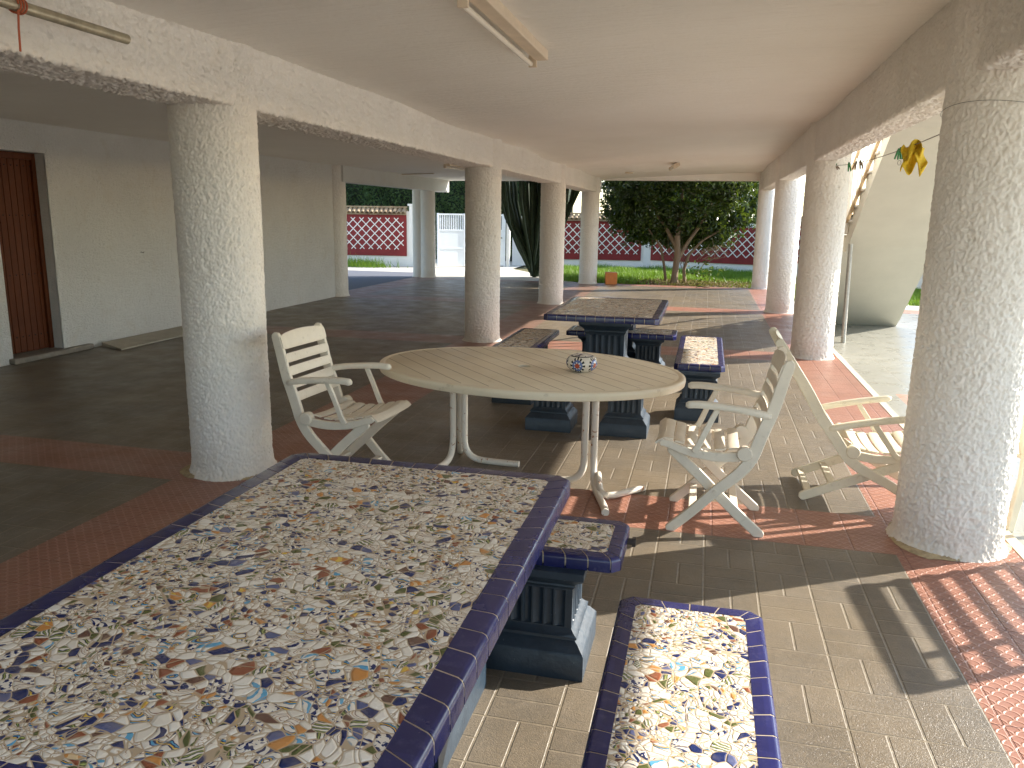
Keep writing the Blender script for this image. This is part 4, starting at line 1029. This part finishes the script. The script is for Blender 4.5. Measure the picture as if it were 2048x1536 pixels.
for s in stems:
    pts = [Vector((q[0], q[1], q[2])) for q in [(*p3,) if len(p3) == 3 else p3 for p3 in [(*smooth2([(a_[0], a_[2]) for a_ in s], 4)[k], 0) for k in range(0)]]] or [Vector(q) for q in s]
    # resample smoothly in 3D
    path = []
    for i in range(len(pts)-1):
        for k in range(4): path.append(pts[i].lerp(pts[i+1], k/4))
    path.append(pts[-1]); rr_ = random.uniform(.06, .09); rings = []
    for i, p_ in enumerate(path):
        q = rr_*(1+.12*math.sin(i*1.7)); q *= .55 if i == 0 else 1
        rings.append([p_+Vector((math.cos(2*math.pi*j/10)*q*(1 if j % 2 == 0 else .55), math.sin(2*math.pi*j/10)*q*(1 if j % 2 == 0 else .55), 0)) for j in range(10)])
    cmb.loft(rings)
cmb.obj('stems', 'cactus', ct)
# hedge beyond the walls
def hedge(name, x0, x1, y, h, dens, mat, label, cat='hedge', depth=1.4, ls=.13, slope=0.):
    t = empty(name, (0, 0, 0), label=label, category=cat)
    n_ = int((x1-x0)*h*dens); X = rng.uniform(x0, x1, n_); Zz = rng.uniform(.2, h, n_)
    bump_ = .45*np.sin(X*2.1)+.3*np.sin(Zz*3.3+X)+.25*np.sin(X*5.3+Zz*2)
    topz = h*(.93+.05*np.sin(X*1.7)+.04*np.sin(X*4.9))
    k = Zz < topz; X, Zz, bump_ = X[k], Zz[k], bump_[k]
    Yv = y+slope*(X-x0)+bump_*.4+rng.uniform(-.25, .25, len(X))
    P = np.stack([X, Yv, Zz], 1); Nn = rng.normal(size=P.shape)+np.array([.2, -1., .4])
    leaves('foliage', P, Nn, ls*rng.uniform(.7, 1.4, len(P)), ls*.5*rng.uniform(.7, 1.3, len(P)), mat, t)
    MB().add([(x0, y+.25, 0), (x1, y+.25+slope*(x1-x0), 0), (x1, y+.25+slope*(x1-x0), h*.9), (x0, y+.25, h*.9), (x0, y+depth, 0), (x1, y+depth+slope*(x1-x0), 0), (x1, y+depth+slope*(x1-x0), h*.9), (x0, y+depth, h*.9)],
             [(0, 1, 2, 3), (4, 7, 6, 5), (3, 2, 6, 7), (0, 3, 7, 4), (1, 5, 6, 2)]).obj('stems', 'hedgecore', t)  # solid box behind the leaves, the hedge's inner shade as dark colour
    return t
hedge('tall_hedge', -19, -5.2, 30.2, 5.2, 330, 'leafH', 'tall dark clipped hedge beyond the gate and left wall')
hedge('low_hedge', -3.1, 3.2, 31.4, 3.6, 260, 'leafB', 'low shrub belt beyond the wall behind the leafy tree', ls=.16)
hedge('side_hedge', 3.4, 22, 27.0, 2.15, 160, 'leafH', 'dark green hedge beyond the right wall past the stair', ls=.16, slope=-.55)
# palm with dark trunk behind the leafy tree
pm = empty('palm_tree', (-3.75, 33.5, -.03), label='palm with a thick dark trunk behind the wall, left of the leafy tree', category='tree')
MB().tube([(0, 0, 0), (.05, 0, 1.5), (0, 0, 3.2), (.05, 0, 5.)], [.26, .22, .22, .25], 12).obj('trunk', 'dbark', pm, smooth=True)
P = []; 
for i in range(26):
    a = i*2.4; 
    for k in range(40):
        q = k/40; P.append((math.cos(a)*q*2.6+rng.normal()*.04, math.sin(a)*q*2.6+rng.normal()*.04, 5.+1.5*q-2.6*q*q+rng.normal()*.05))
P = np.array(P); leaves('fronds', P, rng.normal(size=P.shape)+np.array([0, 0, 1.]), np.full(len(P), .5), np.full(len(P), .05), 'leafB', pm)
# spiky plant beside the stair
yc_ = empty('spiky_plant', (3.9, 18.9, -.03), label='tall spiky leaved plant behind the outdoor stair', category='plant')
MB().tube([(0, 0, 0), (.05, 0, 1.2)], [.09, .06], 8).obj('trunk', 'bark', yc_, smooth=True)
V = []; F = []
for i in range(150):
    a = random.uniform(0, 6.28); e = random.uniform(.1, 1.4); L = random.uniform(.5, .9); b = Vector((0.05, 0, random.uniform(.9, 1.3)))
    dv = Vector((math.cos(a)*math.cos(e), math.sin(a)*math.cos(e), math.sin(e))); sdv = Vector((-math.sin(a), math.cos(a), 0))*.02
    k = len(V); V += [b-sdv, b+sdv, b+dv*L]; F.append((k, k+1, k+2))
MB().add(V, F).obj('leaf_blades', 'leafB', yc_)
# grass
def grass(name, n_, poly_fn, h, **tags):
    pts = []
    while len(pts) < n_:
        x, y = rng.uniform(-6.3, 9.), rng.uniform(17.8, 30.)
        if poly_fn(x, y): pts.append((x, y))
    p2 = np.array(pts); base = np.c_[p2, np.full(n_, -.06)]
    a = rng.uniform(0, 2*math.pi, n_); hh = h*rng.uniform(.45, 1.25, n_)*(1+.35*np.sin(p2[:, 0]*3)*np.sin(p2[:, 1]*2.3)); wv = np.c_[np.cos(a), np.sin(a), np.zeros(n_)]*.011
    lean = rng.normal(size=(n_, 3))*np.array([.35, .35, 0])*hh[:, None]; tip = base+lean+np.c_[np.zeros((n_, 2)), hh]
    V = np.stack([base-wv, base+wv, tip], 1).reshape(-1, 3); F = np.arange(n_*3).reshape(-1, 3)
    return np_obj(name, V, F, 'grass', None, smooth=False, **tags)
def lawn_ok(x, y):
    if y < 21.65 or x < -5.7+.35*(y-21.7)*0 : return x > 2.0 and 18.7 < y < 25.5-.9*(x-3)
    if x < -4.3-.55*(y-21.7)*.35: return False
    if x > 2.0: return y < 26-.9*(x-2)
    e = ((x+.25)/1.75)**2+((y-22.4)/1.0)**2
    if e < 1: return rng.uniform() < .05
    return y < 28.2-.25*max(0, x)
grass('grass', 62000, lawn_ok, .17, kind='stuff')
sheet('lawn', -5.6, 2.0, 21.45, 28.4, -.045, m_sand('lawn_soil', (.07, .12, .02), (.14, .19, .04), 6), kind='structure')
nl = 2200; P = np.c_[rng.normal(-.2, .9, nl), rng.normal(22.4, .55, nl), rng.uniform(-.02, .04, nl)]; P = P[(P[:, 1] > 21.6)]
leaves('fallen_leaves', P, rng.normal(size=P.shape)*.6+np.array([0, 0, 1.]), np.full(len(P), .08), np.full(len(P), .045), 'dead', kind='stuff')
# tuft by the left wall
n_ = 900; p2 = np.c_[rng.normal(-11.3, .5, n_), rng.normal(25.0, .22, n_)]; base = np.c_[p2, np.full(n_, -.03)]; tip = base+rng.normal(size=(n_, 3))*.09+np.array([0, 0, .22]); wv = np.array([.012, 0, 0])
np_obj('grass_tuft', np.stack([base-wv, base+wv, tip], 1).reshape(-1, 3), np.arange(n_*3).reshape(-1, 3), 'grass', None, smooth=False, kind='stuff')
